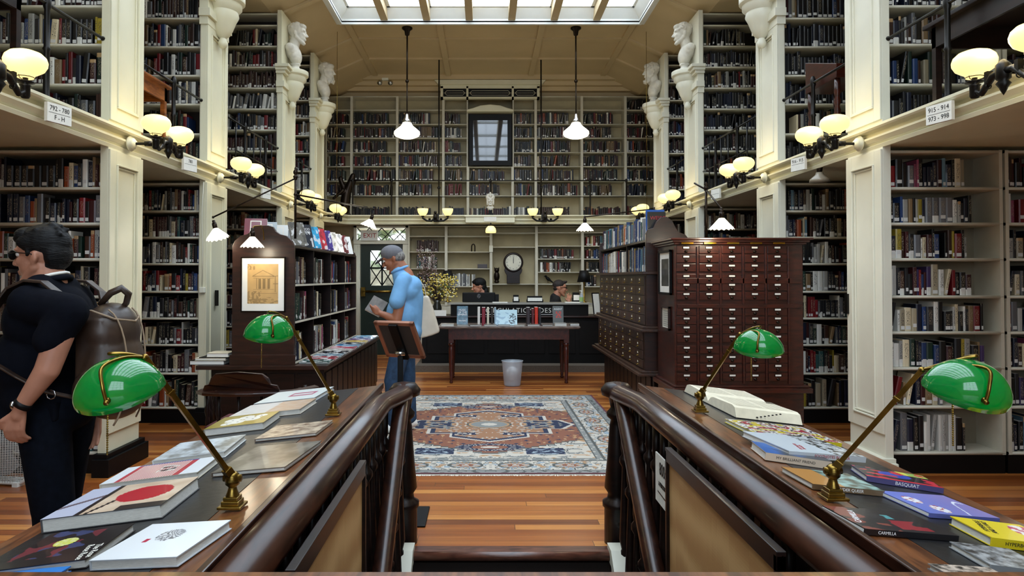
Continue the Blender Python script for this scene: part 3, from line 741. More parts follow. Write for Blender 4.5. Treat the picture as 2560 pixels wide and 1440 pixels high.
for side,x,ya,yb,o in (('left',-.425,1.50,2.40,1),('right',.695,1.60,2.58,-1)):
    T=thing('glazed_panel','dark framed glazed tan panel hung inside the %s stair railing'%side,'panel',(x,ya,0))
    L=yb-ya; m=MB()
    for (a,b) in (((-.012,0,.76),(.012,L,.81)),((-.012,0,.12),(.012,L,.15)),((-.012,0,.12),(.012,.018,.8)),((-.012,L-.018,.12),(.012,L,.8))): m.box(a,b)
    m.build('frame',MAHOGD,T,bevel=.002)
    M=frame_M((0,0,.15),(0,1,0),(0,0,1)) if o>0 else frame_M((0,L,.15),(0,-1,0),(0,0,1))
    colour_grid(L,.62,20,60,panel_floor_art,M=M).build('picture',attrmat('panel_floor_look',.5,0) if side=='left' else bpy.data.materials['panel_floor_look'],T)
    MB().box((-.004 if o>0 else .001,0,.12),(-.001 if o>0 else .004,L,.8)).build('backing',BLACK,T)
# white sign on the right railing
T=thing('direction_sign','white sign with arrow tied to the right stair railing','sign',(.748,2.72,.49))
MB().box((-.003,0,0),(.003,.25,.205)).build('plate',PAPER,T)
MS=frame_M((-.004,.25,.0),(0,-1,0),(0,0,1))
text('800s',.075,BLACK,T,MS@Matrix.Translation((.125,.15,0)),sx=.8); text('& PERIODICALS',.027,BLACK,T,MS@Matrix.Translation((.13,.085,0)),sx=.8)
MB().add([(.04,.045,0),(.19,.040,0),(.19,.046,0),(.04,.051,0),(.185,.034,0),(.21,.042,0),(.185,.052,0)],[(0,1,2,3),(4,5,6)],M=MS).build('arrow',BLACK,T)

# ================================================================== DESK LAMPS
def banker_lamp(label, base, top, shade_c, axis, roll, L=.205, W=.15, H=.088, flip=1):
    base,top,shade_c=Vector(base),Vector(top),Vector(shade_c)
    T=thing('desk_lamp',label,'lamp',base); B=-base
    def tr(p): return Vector(p)-base
    m=MB(); m.box((-.032,-.03,0),(.032,.03,.008)).box((-.024,-.022,.008),(.024,.022,.020)).prism([(-.02,-.018),(.02,-.018),(.02,.018),(-.02,.018)],.02,.03)
    m.lathe([(.019,.03),(.013,.045),(.011,.055),(.019,.062),(.021,.075),(.017,.088),(0,.092)],n=12); m.build('base',BRASS,T,bevel=.002)
    pv=Vector((0,0,.078)); tp=tr(top)
    m=MB().ball(pv,.02,n=12); m.cyl(pv+Vector((-.024,0,0)),pv+Vector((.024,0,0)),.010); m.build('pivot',BRASS,T)
    d=(tp-pv); m=MB(); M=Matrix.Translation(pv)@d.to_track_quat('Z','Y').to_matrix().to_4x4()
    m.box((-.0065,-.0065,.0),(.0065,.0065,d.length),M=M); m.box((-.011,-.011,.012),(.011,.011,.035),M=M).box((-.009,-.009,d.length*.72),(.009,.009,d.length*.74),M=M); m.build('rod',BRASS,T,bevel=.001)
    ax=Vector(axis).normalized(); up=Vector((0,0,1)); side=ax.cross(up).normalized(); up=side.cross(ax).normalized()
    Rm=Matrix.Rotation(roll,3,ax); side=Rm@side; up=Rm@up
    sc=tr(shade_c); vs=[]; nu,nv=28,16
    for i in range(nu+1):
        u=-1+2*i/nu; g=max(0,1-abs(u)**2.2)**.72; 
        for j in range(nv+1):
            v=math.pi*j/nv; k=g*.93+.07 if abs(u)<1 else .02
            vs.append(sc+ax*(L/2*u)+side*(W/2*math.cos(v)*k)+up*(H*(math.sin(v)**.8)*k - .018*(1-abs(math.cos(v)))*0))
    fs=[(i*(nv+1)+j,i*(nv+1)+j+1,(i+1)*(nv+1)+j+1,(i+1)*(nv+1)+j) for i in range(nu) for j in range(nv)]
    m=MB().add(vs,fs,smooth=True); sh=m.build('glass_shade',GREEN,T); so=sh.modifiers.new('thick','SOLIDIFY'); so.thickness=.003
    # bracket: from rod top over the shade down to the knob on each side
    m=MB(); 
    k1=sc+side*(W/2*.99)+up*(.035); k2=sc-side*(W/2*.99)+up*(.035)
    for kk,sg in ((k1,1),(k2,-1)):
        m.tube(smooth_path([tp, tp.lerp(sc+up*(H+.012)+side*sg*W*.12,.5)+up*.008, sc+up*(H+.010)+side*sg*W*.20, sc+up*(H*.80)+side*sg*(W*.44), kk+side*sg*.006]),.0042,n=8)
        m.ball(kk,.008,n=10).cyl(kk,kk+side*sg*.012,.006)
    m.ball(tp,.009,n=10); m.build('bracket',BRASS,T)
    b=MB().ball(sc+up*.03,(.016,.016,.016),n=12); b.cyl(sc+up*.03,sc+up*.03+ax*.05,.012); b.build('bulb',BULB,T)
    lamp('bulb_light',T,sc+up*.022,.7*LAMPK,(1,.86,.6),.02)
    m=MB(); p=sc+side*.0-ax*.03
    for i in range(int(.11/.0055)): m.ball(p+Vector((0,0,-.012-.0055*i-.02)),.003,n=6)
    m.build('pull_chain',BRASS,T)
    return T
LAMPK=1.0
def desk_z(x):   # top surface of either slanting desk at x
    if x<0: return ZI+(ZO-ZI)*((-.585-x)/.685)
    return ZI+(ZO-ZI)*((x-.895)/.635)
def dl(lab,bx,by,tpx,tD,spx,sD,axis,roll,**k):
    banker_lamp(lab,(bx,by,desk_z(bx)+.0065),unproj(*tpx,tD),unproj(*spx,sD),axis,roll,**k)
dl('big green glass banker lamp on tall brass arm, beside the backpack man',-.684,1.86,(362,893),1.66,(302,985),1.64,(1,.15,.22),R(26))
dl('green glass banker lamp at the far end of the left desk, before the framed sketch',-.684,3.10,(716,795),3.0,(672,838),2.92,(.85,.45,.0),R(22))
dl('bright green banker lamp in front of the large card catalogue, leaning over open dictionary',1.010,3.19,(1850,835),3.05,(1896,874),2.98,(.85,-.40,-.06),R(22))
dl('bright green banker lamp with thick dull brass arm beside the paperbacks of right desk',.985,1.93,(2305,925),1.80,(2412,985),1.74,(1,-.12,-.20),R(26))

# ================================================================== GLOBE SCONCES ON THE MEZZANINE EDGE
GLOBE=[(.040,-.078),(.045,-.062),(.062,-.052),(.088,-.034),(.102,-.008),(.104,.012),(.096,.036),(.075,.056),(.045,.067),(.02,.071),(0,.072)]
def sconce(loc, rot, label):
    T=thing('wall_sconce',label,'wall lamp',loc,rot,'pairs of globe lamps along the mezzanine edge')
    m=MB(); Mx=Matrix.Rotation(R(90),4,'Y'); m.lathe([(.055,0),(.06,.012),(.04,.02),(.045,.032),(.025,.05),(0,.052)],n=20,M=Mx); m.build('rosette',CREAM,T)
    m=MB().cyl((.04,0,0),(.30,0,.0),.011); m.cyl((.12,0,0),(.18,0,0),.02); m.lathe([(0,-.12),(.012,-.10),(.02,-.08),(.034,-.06),(.022,-.045),(.034,-.035),(.034,.035),(.02,.05),(.012,.06),(0,.065)],(.30,0,.0),12)
    m.build('arm',IRON,T)
    for s in (-1,1):
        m=MB().tube([(.30,0,.0),(.30,s*.07,-.0),(.30,s*.12,-.045),(.30,s*.15,-.07),(.30,s*.18,-.055),(.30,s*.20,-.035)],[.022,.019,.016,.016,.016,.018],n=8)
        m.lathe([(.018,-.08),(.024,-.07),(.024,-.02),(.03,-.012),(.012,-.005),(.045,.003),(.045,.007),(.012,.012),(.014,.03),(0,.032)],(.30,s*.20,0),14)
        m.box((.285,s*.10-.012,-.03),(.315,s*.10+.012,.03)); m.tube([(.30+.014*math.cos(t*.785),s*.10,-.045+.014*math.sin(t*.785)) for t in range(8)],.003,closed=True,n=6)
        br=m.build('branch',IRON,T)
        m=MB().lathe(GLOBE,(.30,s*.20,.105),28); sh=m.build('glass_shade',LAMPG,br)
        m=MB()
        for k in range(3):
            a=k*2.094+.4; m.tube([(.30+.01*math.cos(a),s*.20+.01*math.sin(a),.01),(.30+.04*math.cos(a),s*.20+.04*math.sin(a),.02),(.30+.046*math.cos(a),s*.20+.046*math.sin(a),.035)],.0018,n=5)
        m.tube([(.30+.043*math.cos(t*.5236),s*.20+.043*math.sin(t*.5236),.030) for t in range(12)],.0022,closed=True,n=5)
        m.build('shade_holder',BRONZE,br)
    lamp('lamp_glow',T,(.30,0,.16),3.2*LAMPK,(1,.80,.42),.10)
    return T
SN=['the pilaster nearest the camera','the first','the second','the third','the fourth']
proto=None
for i,(ya,yb) in enumerate(PIL):
    for sd in (-1,1):
        loc=((XL+.03) if sd<0 else (XR-.03),(ya+yb)/2,2.485); rot=0 if sd<0 else math.pi
        nm='two cream globe lamps on iron bracket, '+(['cut off by the %s edge of the view','first %s pilaster past the call number sign','second %s pilaster from the camera','third %s pilaster, above the display bookcases','fourth %s pilaster at the gallery corner'][i]%('left' if sd<0 else 'right'))
        if proto is None: proto=sconce(loc,rot,nm)
        else:
            c_=copy_tree(proto); c_.location=loc; c_.rotation_euler=(0,0,rot); c_['label']=nm
# two-cup brackets on the gallery front, with hanger rods up to the ceiling
def gallery_lamp(x,label):
    T=thing('gallery_bracket_lamp',label,'wall lamp',(x,12.2,2.50),0,'bowl lamps on the gallery front')
    m=MB().box((-.05,-.0,-.05),(.05,.02,.1)).cyl((0,0,0),(0,-.22,0),.012).ball((0,-.22,.02),(.04,.04,.06),n=10).ball((0,-.22,.10),.03,n=8)
    for s in (-1,1): m.tube([(0,-.22,0),(s*.07,-.22,-.05),(s*.15,-.22,-.045),(s*.22,-.22,.0),(s*.22,-.22,.03)],[.022,.018,.018,.016,.02],n=8); m.lathe([(.018,.0),(.03,.012),(.03,.02)],(s*.22,-.22,.02),12); m.ball((s*.10,-.22,-.02),.024,n=8)
    m.build('bracket',IRON,T)
    for s in (-1,1): MB().lathe([(.03,.04),(.06,.06),(.085,.10),(.095,.14),(.095,.165),(.088,.165),(.08,.12),(0,.07)],(s*.22,-.22,.0),24).build('glass_shade',LAMPG,T)
    lamp('lamp_glow',T,(0,-.22,.3),1.5*LAMPK,(1,.82,.5),.1)
gallery_lamp(-.86,'two cup shaped globe lamps on gallery front nearer the garden door')
gallery_lamp(1.08,'two cup shaped globe lamps on gallery front nearer the card catalogue')
for x,l in ((-.82,'thin black iron hanger rod from the ceiling to the gallery rail, door side'),(1.04,'thin black iron hanger rod from the ceiling to the gallery rail, catalogue side')):
    tag(MB().cyl((0,0,0),(0,0,2.88),.013).ball((0,0,.52),.03,n=10).build('hanger_rod',IRON,loc=(x,12.34,2.562)),l,'rod')
T=thing('pendant_lamp','small half round cream glass lamp hanging below the gallery centre','lamp',(.12,12.0,2.40))
MB().cyl((0,0,-.05),(0,0,.02),.012).lathe([(.05,-.05),(.05,-.03),(.02,-.02)],n=14).build('fitting',BRONZE,T); MB().lathe([(.0,-.035),(.05,-.04),(.085,-.08),(.095,-.13),(.09,-.16),(0,-.165)],n=24).build('glass_shade',LAMPG,T)
# schoolhouse pendants
def pendant(x,label):
    T=thing('pendant_lamp',label,'pendant lamp',(x,10.82,ZC),0,'white schoolhouse pendants')
    MB().lathe([(0,0),(.085,0),(.085,-.02),(.045,-.05),(.035,-.12),(.0,-.14)],n=18).build('ceiling_canopy',BRONZE,T)
    MB().cyl((0,0,-.1),(0,0,-.86),.013).ball((0,0,-.86),.03,n=10).cyl((0,0,-.86),(0,0,-1.40),.010).build('rod',BRONZE,T)
    MB().lathe([(.012,-1.37),(.03,-1.40),(.04,-1.44),(.06,-1.47),(.075,-1.50),(.075,-1.53)],n=20).build('fitter',CHROME,T)
    MB().lathe([(.07,-1.50),(.075,-1.54),(.10,-1.58),(.16,-1.63),(.205,-1.67),(.21,-1.71),(.19,-1.74),(.12,-1.77),(.05,-1.785),(0,-1.79)],n=32).build('glass_shade',LAMPW,T)
    lamp('lamp_glow',T,(0,0,-1.95),9*LAMPK,(1,.9,.7),.1)
pendant(-1.23,'white schoolhouse glass pendant lamp, the one over the garden door side'); pendant(1.47,'white schoolhouse glass pendant lamp, the one over the card catalogue side')

# ================================================================== SWING ARM LAMPS WITH PLEATED WHITE SHADES
def pleated(mb,c,axis,r0=.022,r1=.095,h=.085,n=60):
    d=Vector(axis).normalized(); M=Matrix.Translation(Vector(c))@d.to_track_quat('Z','Y').to_matrix().to_4x4(); vs=[]; fs=[]
    L=[(0,0),(.1,.02),(.5,.05),(.9,.085),(1.0,.085)]
    for (t,_) in L:
        for k in range(n):
            a=2*math.pi*k/n; r=(r0+(r1-r0)*t)*(1+.05*t*math.cos(a*15)); z=h*t+(.006*math.cos(a*15) if t==1.0 else 0); vs.append((r*math.cos(a),r*math.sin(a),z))
    for i in range(len(L)-1):
        for k in range(n): fs.append((i*n+k,i*n+(k+1)%n,(i+1)*n+(k+1)%n,(i+1)*n+k))
    mb.add(vs,fs,smooth=False,M=M)
def shade_on(T,p,axis,e=2.2):
    p=Vector(p); d=Vector(axis).normalized()
    MB().cyl(p-d*.075,p-d*.03,.013).cyl(p-d*.05,p+d*.005,.02).ball(p-d*.03,.022,n=10).build('socket',BRONZE,T)
    m=MB(); pleated(m,p,d); sh=m.build('glass_shade',LAMPW,T); so=sh.modifiers.new('t','SOLIDIFY'); so.thickness=.002
    lamp('bulb_light',T,p+d*.13,e*LAMPK,(1,.88,.66),.05)
def V3(px,py,D): return unproj(px,py,D)
b=Vector((-1.70,6.12,1.80)); T=thing('swing_arm_lamp','tall finialed black pole with two long arms and pleated white shades on left display bookcase','lamp',b)
MB().cyl((0,0,0),(0,0,.60),.011).lathe([(.011,.54),(.022,.555),(.022,.565),(.010,.575),(.02,.59),(.022,.605),(.010,.625),(.012,.635),(0,.655)],n=12).build('pole',BRONZE,T)
e1=V3(533,543,5.95)-b; MB().cyl((0,0,.545),e1,.007).ball(e1,.012,n=8).ball((0,0,.545),.018,n=8).build('arm',BRONZE,T); shade_on(T,e1+Vector((.02,0,-.10)),(.28,-.1,-1))
e2=V3(934,523,7.9)-b; MB().cyl((0,0,.40),e2,.008).ball(e2,.014,n=8).ball((0,0,.40),.018,n=8).build('arm',BRONZE,T); shade_on(T,e2+Vector((-.03,0,-.12)),(-.35,0,-1))
MB().tube([(0,0,.55),(.05,0,.56),(.07,0,.48),(.05,0,.40),(.01,0,.36)],.003).build('cord',BRONZE,T)
b=Vector((-1.93,5.96,1.80)); T=thing('gooseneck_lamp','small gooseneck lamp with lit pleated shade above the framed temple sketch','lamp',b)
g=V3(631,592,5.80)-b; MB().tube([(0,.0,-.02),(0,-.02,.06),(.0,-.08,.10),(g.x*.9,g.y+.02,.09),(g.x,g.y,g.z+.07),(g.x,g.y,g.z+.02)],.005).build('neck',BRASS,T); shade_on(T,g,(0,0,-1),2.5)
b=Vector((1.93,5.9,1.785)); T=thing('swing_arm_lamp','black pole lamp with lit pleated white shade over the large card catalogue','lamp',b)
MB().cyl((0,0,0),(0,0,.46),.011).lathe([(.011,.42),(.02,.44),(.02,.45),(.010,.46),(.018,.475),(0,.50)],n=12).cyl((0,0,0),(0,0,.012),.04).build('pole',BRONZE,T)
e=V3(1804,522,5.45)-b; MB().cyl((0,0,.43),e,.008).cyl((0,0,.43),(-.07,.10,.50),.008).ball(e,.014,n=8).build('arm',BRONZE,T); shade_on(T,e+Vector((0,0,-.075)),(0,0,-1),7)
b=Vector((1.98,7.9,1.509)); T=thing('swing_arm_lamp','long thin arm with small pleated white shade reaching out from blue book island','lamp',b)
MB().cyl((0,0,0),(0,0,.76),.010).build('pole',BRONZE,T); e=V3(1462,542,7.7)-b; MB().cyl((0,0,.74),e,.007).ball(e,.014,n=8).build('arm',BRONZE,T); shade_on(T,e+Vector((0,0,-.07)),(0,0,-1),1.5)

# ================================================================== LEFT DISPLAY BOOKCASE
LX0,LX1,LY0,LY1=-2.23,-1.68,6.02,8.95
T=thing('display_bookcase','dark mahogany display bookcase with curved end panel and magazine counter','bookcase',(-1.95,6.0,0)); ox,oy=-1.95,6.0
def lb(name,a,b,mat=MAHOGD,bev=.003): return MB().box((a[0]-ox,a[1]-oy,a[2]),(b[0]-ox,b[1]-oy,b[2])).build(name,mat,T,bevel=bev)
m=MB().box((-2.42-ox,6.05-oy,0),(-1.42-ox,9.0-oy,.64))
for i in range(12): m.box((-1.42-ox,6.09-oy+i*.245,.08),(-1.408-ox,6.09-oy+i*.245+.21,.60))
for i in range(4): m.box((-2.40-ox+i*.25,6.038-oy,.08),(-2.18-ox+i*.25,6.05-oy,.60))
m.build('base_cabinet',MAHOGD,T,bevel=.003)
lb('counter',(-2.53,5.98,.64),(-1.375,9.04,.677),MAHOG)
m=MB(); pts=[(LX0,.70),(LX1,.70),(LX1,1.73),(LX1-.02,1.775),(LX1-.07,1.82),(LX1-.13,1.835),(LX1-.165,1.86),(LX1-.19,1.90),(LX1-.235,1.912),(LX1-.315,1.912),(LX1-.36,1.90),(LX0+.165,1.86),(LX0+.13,1.835),(LX0+.07,1.82),(LX0+.02,1.775),(LX0,1.73)]
m.prism([(x-ox,z) for x,z in pts],LY0-oy,LY0+.035-oy,'y'); m.build('end_panel',MAHOG,T,bevel=.004)
m=MB(); m.prism([(x-ox,z) for x,z in pts],LY1-.035-oy,LY1-oy,'y'); m.build('end_panel',MAHOG,T,bevel=.004)
lb('end_panel_base',(LX0-.015,LY0-.015,.677),(LX1+.015,LY0,.77),MAHOG)
lb('centre_board',(-1.965,LY0+.035,.677),(-1.945,LY1-.035,1.72),SHADEBACK,0)
LSZ=[.70,1.06,1.39,1.735]; LSY=[LY0+.035,6.75,7.50,8.25,LY1-.035]
for z in LSZ: lb('shelf',(LX0,LY0+.035,z-.02),(LX1,LY1-.035,z),MAHOGD,.002); 
for y in LSY[1:-1]: lb('divider',(LX0,y-.01,.70),(LX1-.01,y+.01,1.72),MAHOGD,0)
def strip(name): pass
for z in LSZ[:3]:   # pale worn lips of the shelves
    lb('shelf_edge',(LX1,LY0+.035,z-.018),(LX1+.006,LY1-.035,z),SHELFW,.002)
isl=[]
MLEFT=Matrix.Translation((LX1-.01,0,0))@Matrix.Rotation(R(90),4,'Z')
n0=len(BOOKS); BOOKS.clear()
for zi,z in enumerate(LSZ[:3]):
    for yi in range(4):
        fill_row(LSY[yi]+.012,LSY[yi+1]-.012,0.0,z,.27,'mod',RB.uniform(.45,.75),0,('isl','left display bookcase',zi,yi),.03,.85,Mx=MLEFT,hr=(.75,.98))
LB=list(BOOKS); BOOKS.clear()

# ================================================================== RIGHT ISLAND: drawers, bookshelf
ox,oy=1.9,6.4
T=thing('card_catalogue','old brown island of small brass handled card drawers under shelves of blue books','cabinet',(ox,oy,0)); RT=T
m=MB().box((1.60-ox,6.42-oy,0),(2.55-ox,9.05-oy,.53))
for i in range(12): m.box((1.588-ox,6.5-oy+i*.21,.05),(1.60-ox,6.5-oy+i*.21+.18,.50))
m.build('base_cabinet',MAHOGD,T,bevel=.003)
m=MB().box((1.44-ox,6.34-oy,.53),(2.6-ox,9.10-oy,.555)).box((1.47-ox,6.37-oy,.555),(2.6-ox,9.08-oy,.575)); m.build('base_moulding',CABD,T,bevel=.004)
m=MB().box((1.515-ox,6.42-oy,.575),(2.5-ox,9.0-oy,.94)); m.build('lower_body',MAHOG,T,bevel=.003)
m=MB().box((1.46-ox,6.335-oy,.94),(2.5-ox,9.06-oy,.965)).box((1.49-ox,6.39-oy,.965),(2.5-ox,9.03-oy,.99)); m.build('waist_moulding',CABD,T,bevel=.005)
m=MB().box((1.535-ox,6.43-oy,.99),(2.5-ox,9.0-oy,1.48)); m.build('upper_body',MAHOG,T,bevel=.003)
lb('book_ledge',(1.49,6.40,1.48),(2.5,9.05,1.508),CABD)
pts=[(1.53,1.508),(1.95,1.508),(1.95,1.80),(1.90,1.86),(1.84,1.88),(1.81,1.93),(1.78,1.99),(1.73,2.025),(1.67,2.02),(1.63,1.98),(1.60,1.92),(1.55,1.905),(1.53,1.86)]
for yy in (6.42,9.0): MB().prism([(x-ox,z) for x,z in pts],yy-oy,yy+.035-oy,'y').build('end_panel',MAHOG,T,bevel=.004)
lb('shelf',(1.545,6.455,1.79),(1.90,9.0,1.812),MAHOGD,.002); lb('centre_board',(1.74,6.455,1.508),(1.76,9.0,1.95),SHADEBACK,0); lb('divider',(1.55,7.38,1.508),(1.74,7.40,1.79),MAHOGD,0)
def drawer(T,o,M,w,h,mat,wide=True):
    """one drawer front at matrix M (x along, y depth inwards, z up)"""
    m=MB(); m.box((0.002,-.012,.002),(w-.002,.0,h-.002),M=M); d=m.build('drawer',mat,T,bevel=.002)
    m=MB(); 
    lw,lh=(.050,.015) if wide else (.046,.018); cx=w*.5; zt=h*(.74 if wide else .62)
    for (a,b_) in (((cx-lw/2-.005,-.016,zt-lh/2-.004),(cx+lw/2+.005,-.012,zt-lh/2)),((cx-lw/2-.005,-.016,zt+lh/2),(cx+lw/2+.005,-.012,zt+lh/2+.004)),((cx-lw/2-.005,-.016,zt-lh/2),(cx-lw/2,-.012,zt+lh/2)),((cx+lw/2,-.016,zt-lh/2),(cx+lw/2+.005,-.012,zt+lh/2))): m.box(a,b_,M=M)
    q=M@Vector((cx,-.012,h*.27)); m.ball(q,(.016,.010,.013) if wide else (.011,.011,.008),n=8); m.ball(M@Vector((cx,-.024,h*.24)),(.008,.008,.005),n=6)
    m.build('pull',BRONZE if wide else BRASS,d)
    m=MB().box((cx-lw/2,-.0145,zt-lh/2),(cx+lw/2,-.0125,zt+lh/2),M=M); m.build('card_label',PAPER,d)
for (zb,rows,xf,hh) in ((.585,4,1.515,.088),(1.0,5,1.535,.094)):
    for r in range(rows):
        for c_ in range(7):
            w_=.353; M=Matrix.Translation((xf-ox,6.475+w_*(c_+1)-oy,zb+r*hh))@Matrix.Rotation(R(-90),4,'Z'); drawer(T,None,M,w_,hh-.004,CABD,False)
MRIGHT=Matrix.Translation((1.56,0,0))@Matrix.Rotation(R(-90),4,'Z')
fill_row(-7.37,-6.47,0,1.508,.27,'blue',.97,0,('isl','lower shelf',0,0),.04,.8,Mx=MRIGHT,hr=(.8,.95)); fill_row(-8.98,-7.41,0,1.508,.27,'blue',.97,0,('isl','lower shelf',0,1),.03,.8,Mx=MRIGHT,hr=(.8,.95))
fill_row(-8.98,-6.64,0,1.812,.25,'blue',.98,0,('isl','upper shelf',1,0),.05,.8,Mx=MRIGHT,hr=(.75,1.0))
LB+=BOOKS; BOOKS.clear()
def isl_area(b):
    p=b['M']@Vector((b['x']+b['w']/2,b['y'],b['z'])); return 1/p.y
m=MB()
for b in REST: book_geo(b,m,True,True)
for b in LB: b['d']=min(b['d'],.145); book_geo(b,m,True,True)
tag(m.build('shelved_books',BOOKM),'all the other books on the alcove, gallery and island shelves','book','books on the alcove shelves','stuff')

# large card catalogue
ox,oy=2.14,5.7
T=thing('card_catalogue','large red brown card catalogue with five columns of labelled drawers','cabinet',(ox,oy,0))
lb('carcass',(1.615,5.715,.0),(2.68,6.33,1.745),CABW); 
m=MB().box((1.575-ox,5.665-oy,1.745),(2.72-ox,6.335-oy,1.765)).box((1.59-ox,5.685-oy,1.728),(2.70-ox,6.335-oy,1.745)).box((1.555-ox,5.645-oy,1.765),(2.74-ox,6.335-oy,1.782)); m.build('cornice',CABW,T,bevel=.004)
m=MB().box((1.57-ox,5.65-oy,.49),(2.73-ox,6.335-oy,.53)).box((1.59-ox,5.68-oy,.53),(2.71-ox,6.335-oy,.55)).box((1.59-ox,5.68-oy,0),(2.71-ox,6.335-oy,.10)); m.build('base_moulding',CABW,T,bevel=.005)
rowsY=[624,646.5,669,695,717,740,779,801,823.5,846,874,897,919,943]
for cxp in (1716,1773,1830,1887,1944):
    xc=(cxp-VX)/FPX*5.7
    for ry in rowsY:
        zc=CAMZ+(HY-ry)*5.7/FPX; M=Matrix.Translation((xc-.083-ox,5.715-oy,zc-.034)); drawer(T,None,M,.166,.069,CABW,True)
m=MB()
for xp in (1688,1744.5,1801.5,1858.5,1915.5,1972): 
    x=(xp-VX)/FPX*5.7-ox; m.box((x-.008,-.002,.56),(x+.008,.02,1.71))
m.box((1.62-ox,-.003,1.195),(2.66-ox,.02,1.225)).box((1.62-ox,-.002,1.40),(2.66-ox,.02,1.445+.0)); m.build('face_frame',CABW,T,bevel=.002)
for cxp in (1716,1773,1830,1887,1944):
    x=(cxp-VX)/FPX*5.7-ox; MB().box((x-.05,-.033,1.731),(x+.05,-.029,1.743)).build('brass_label_plate',BRASSL,T)
# framed photographs on its side
def wall_frame(label,x,y0,y1,z0,z1,fm,art,mat_w=.05):
    T=thing('framed_picture',label,'picture',(x,y0,z0)); L=y1-y0; H=z1-z0; m=MB()
    for (a,b_) in (((-.02,0,0),(0,L,.02)),((-.02,0,H-.02),(0,L,H)),((-.02,0,0),(0,.02,H)),((-.02,L-.02,0),(0,L,H))): m.box(a,b_)
    m.build('frame',fm,T,bevel=.002); MB().box((-.008,.02,.02),(-.002,L-.02,H-.02)).build('mat_board',PAPER,T)
    Mx=frame_M((-.0085,L-.02-mat_w,.02+mat_w),(0,-1,0),(0,0,1)); colour_grid(L-.04-2*mat_w,H-.04-2*mat_w,16,24,art,M=Mx).build('print',ATTRG,T); return T
wall_frame('black framed dark photograph with white mat on the side of large catalogue',1.612,5.83,6.22,1.30,1.69,BLACK,lambda u,v:tuple(max(0,.03+.05*nz2(u*4,v*5,2)+.02*(v>.4)) for _ in range(3)),.055)
wall_frame('small brown framed notice on the side of large catalogue',1.612,5.88,6.14,.99,1.20,MAHOG,lambda u,v:(.55,.53,.45) if (int(v*24)%3 or u<.15 or u>.85) else (.25,.25,.22),.01)

# framed sketch on the left end panel: tan temple front with four columns
def temple(u,v):
    c=Vector(lin('#c2a06a'))*(1+.10*nz2(u*6,v*6))
    dk=0
    def seg(x0,y0,x1,y1,w=.012):
        px,py=x1-x0,y1-y0; t=max(0,min(1,((u-x0)*px+(v-y0)*py)/(px*px+py*py))); return math.hypot(u-x0-px*t,v-y0-py*t)<w
    for s in ((.18,.70,.50,.84),(.50,.84,.86,.70),(.16,.69,.88,.69),(.2,.64,.86,.64),(.30,.64,.30,.38),(.36,.64,.36,.38),(.44,.64,.44,.38),(.50,.64,.50,.38),(.58,.64,.58,.38),(.64,.64,.64,.38),(.72,.64,.72,.38),(.2,.36,.85,.36),(.3,.26,.95,.26),(.82,.68,.98,.70),(.84,.5,.99,.5),(.9,.68,.9,.3)):
        if seg(*s,w=.008): dk=max(dk,.5)
    if .37<v<.63 and (.37<u<.43 or .51<u<.57 or .65<u<.71) : dk=max(dk,.55)
    if v<.32 and u<.45 and nz2(u*14,v*14,5)>.02: dk=max(dk,.38)
    if v<.16 and nz2(u*5,v*24,7)>.0: dk=max(dk,.35)
    if v>.85 and u<.25 and nz2(u*16,v*16,9)>0: dk=max(dk,.4)
    return tuple(max(.01,x*(1-dk)) for x in c)
T=thing('framed_picture','tan sketch of a columned temple front in white mat and thin dark frame','picture',(-2.145,5.995,1.145)); Wf,Hf=.392,.488
m=MB()
for (a,b_) in (((0,0,0),(Wf,.02,.012)),((0,0,Hf-.012),(Wf,.02,Hf)),((0,0,0),(.010,.02,Hf)),((Wf-.010,0,0),(Wf,.02,Hf))): m.box(a,b_)
m.build('frame',BRONZE,T,bevel=.002); MB().box((.01,.006,.012),(Wf-.01,.018,Hf-.012)).build('mat_board',WHITE,T)
colour_grid(.272,.350,90,110,temple,M=frame_M((.058,.0055,.075),(1,0,0),(0,0,1))).build('drawing',ATTR,T)

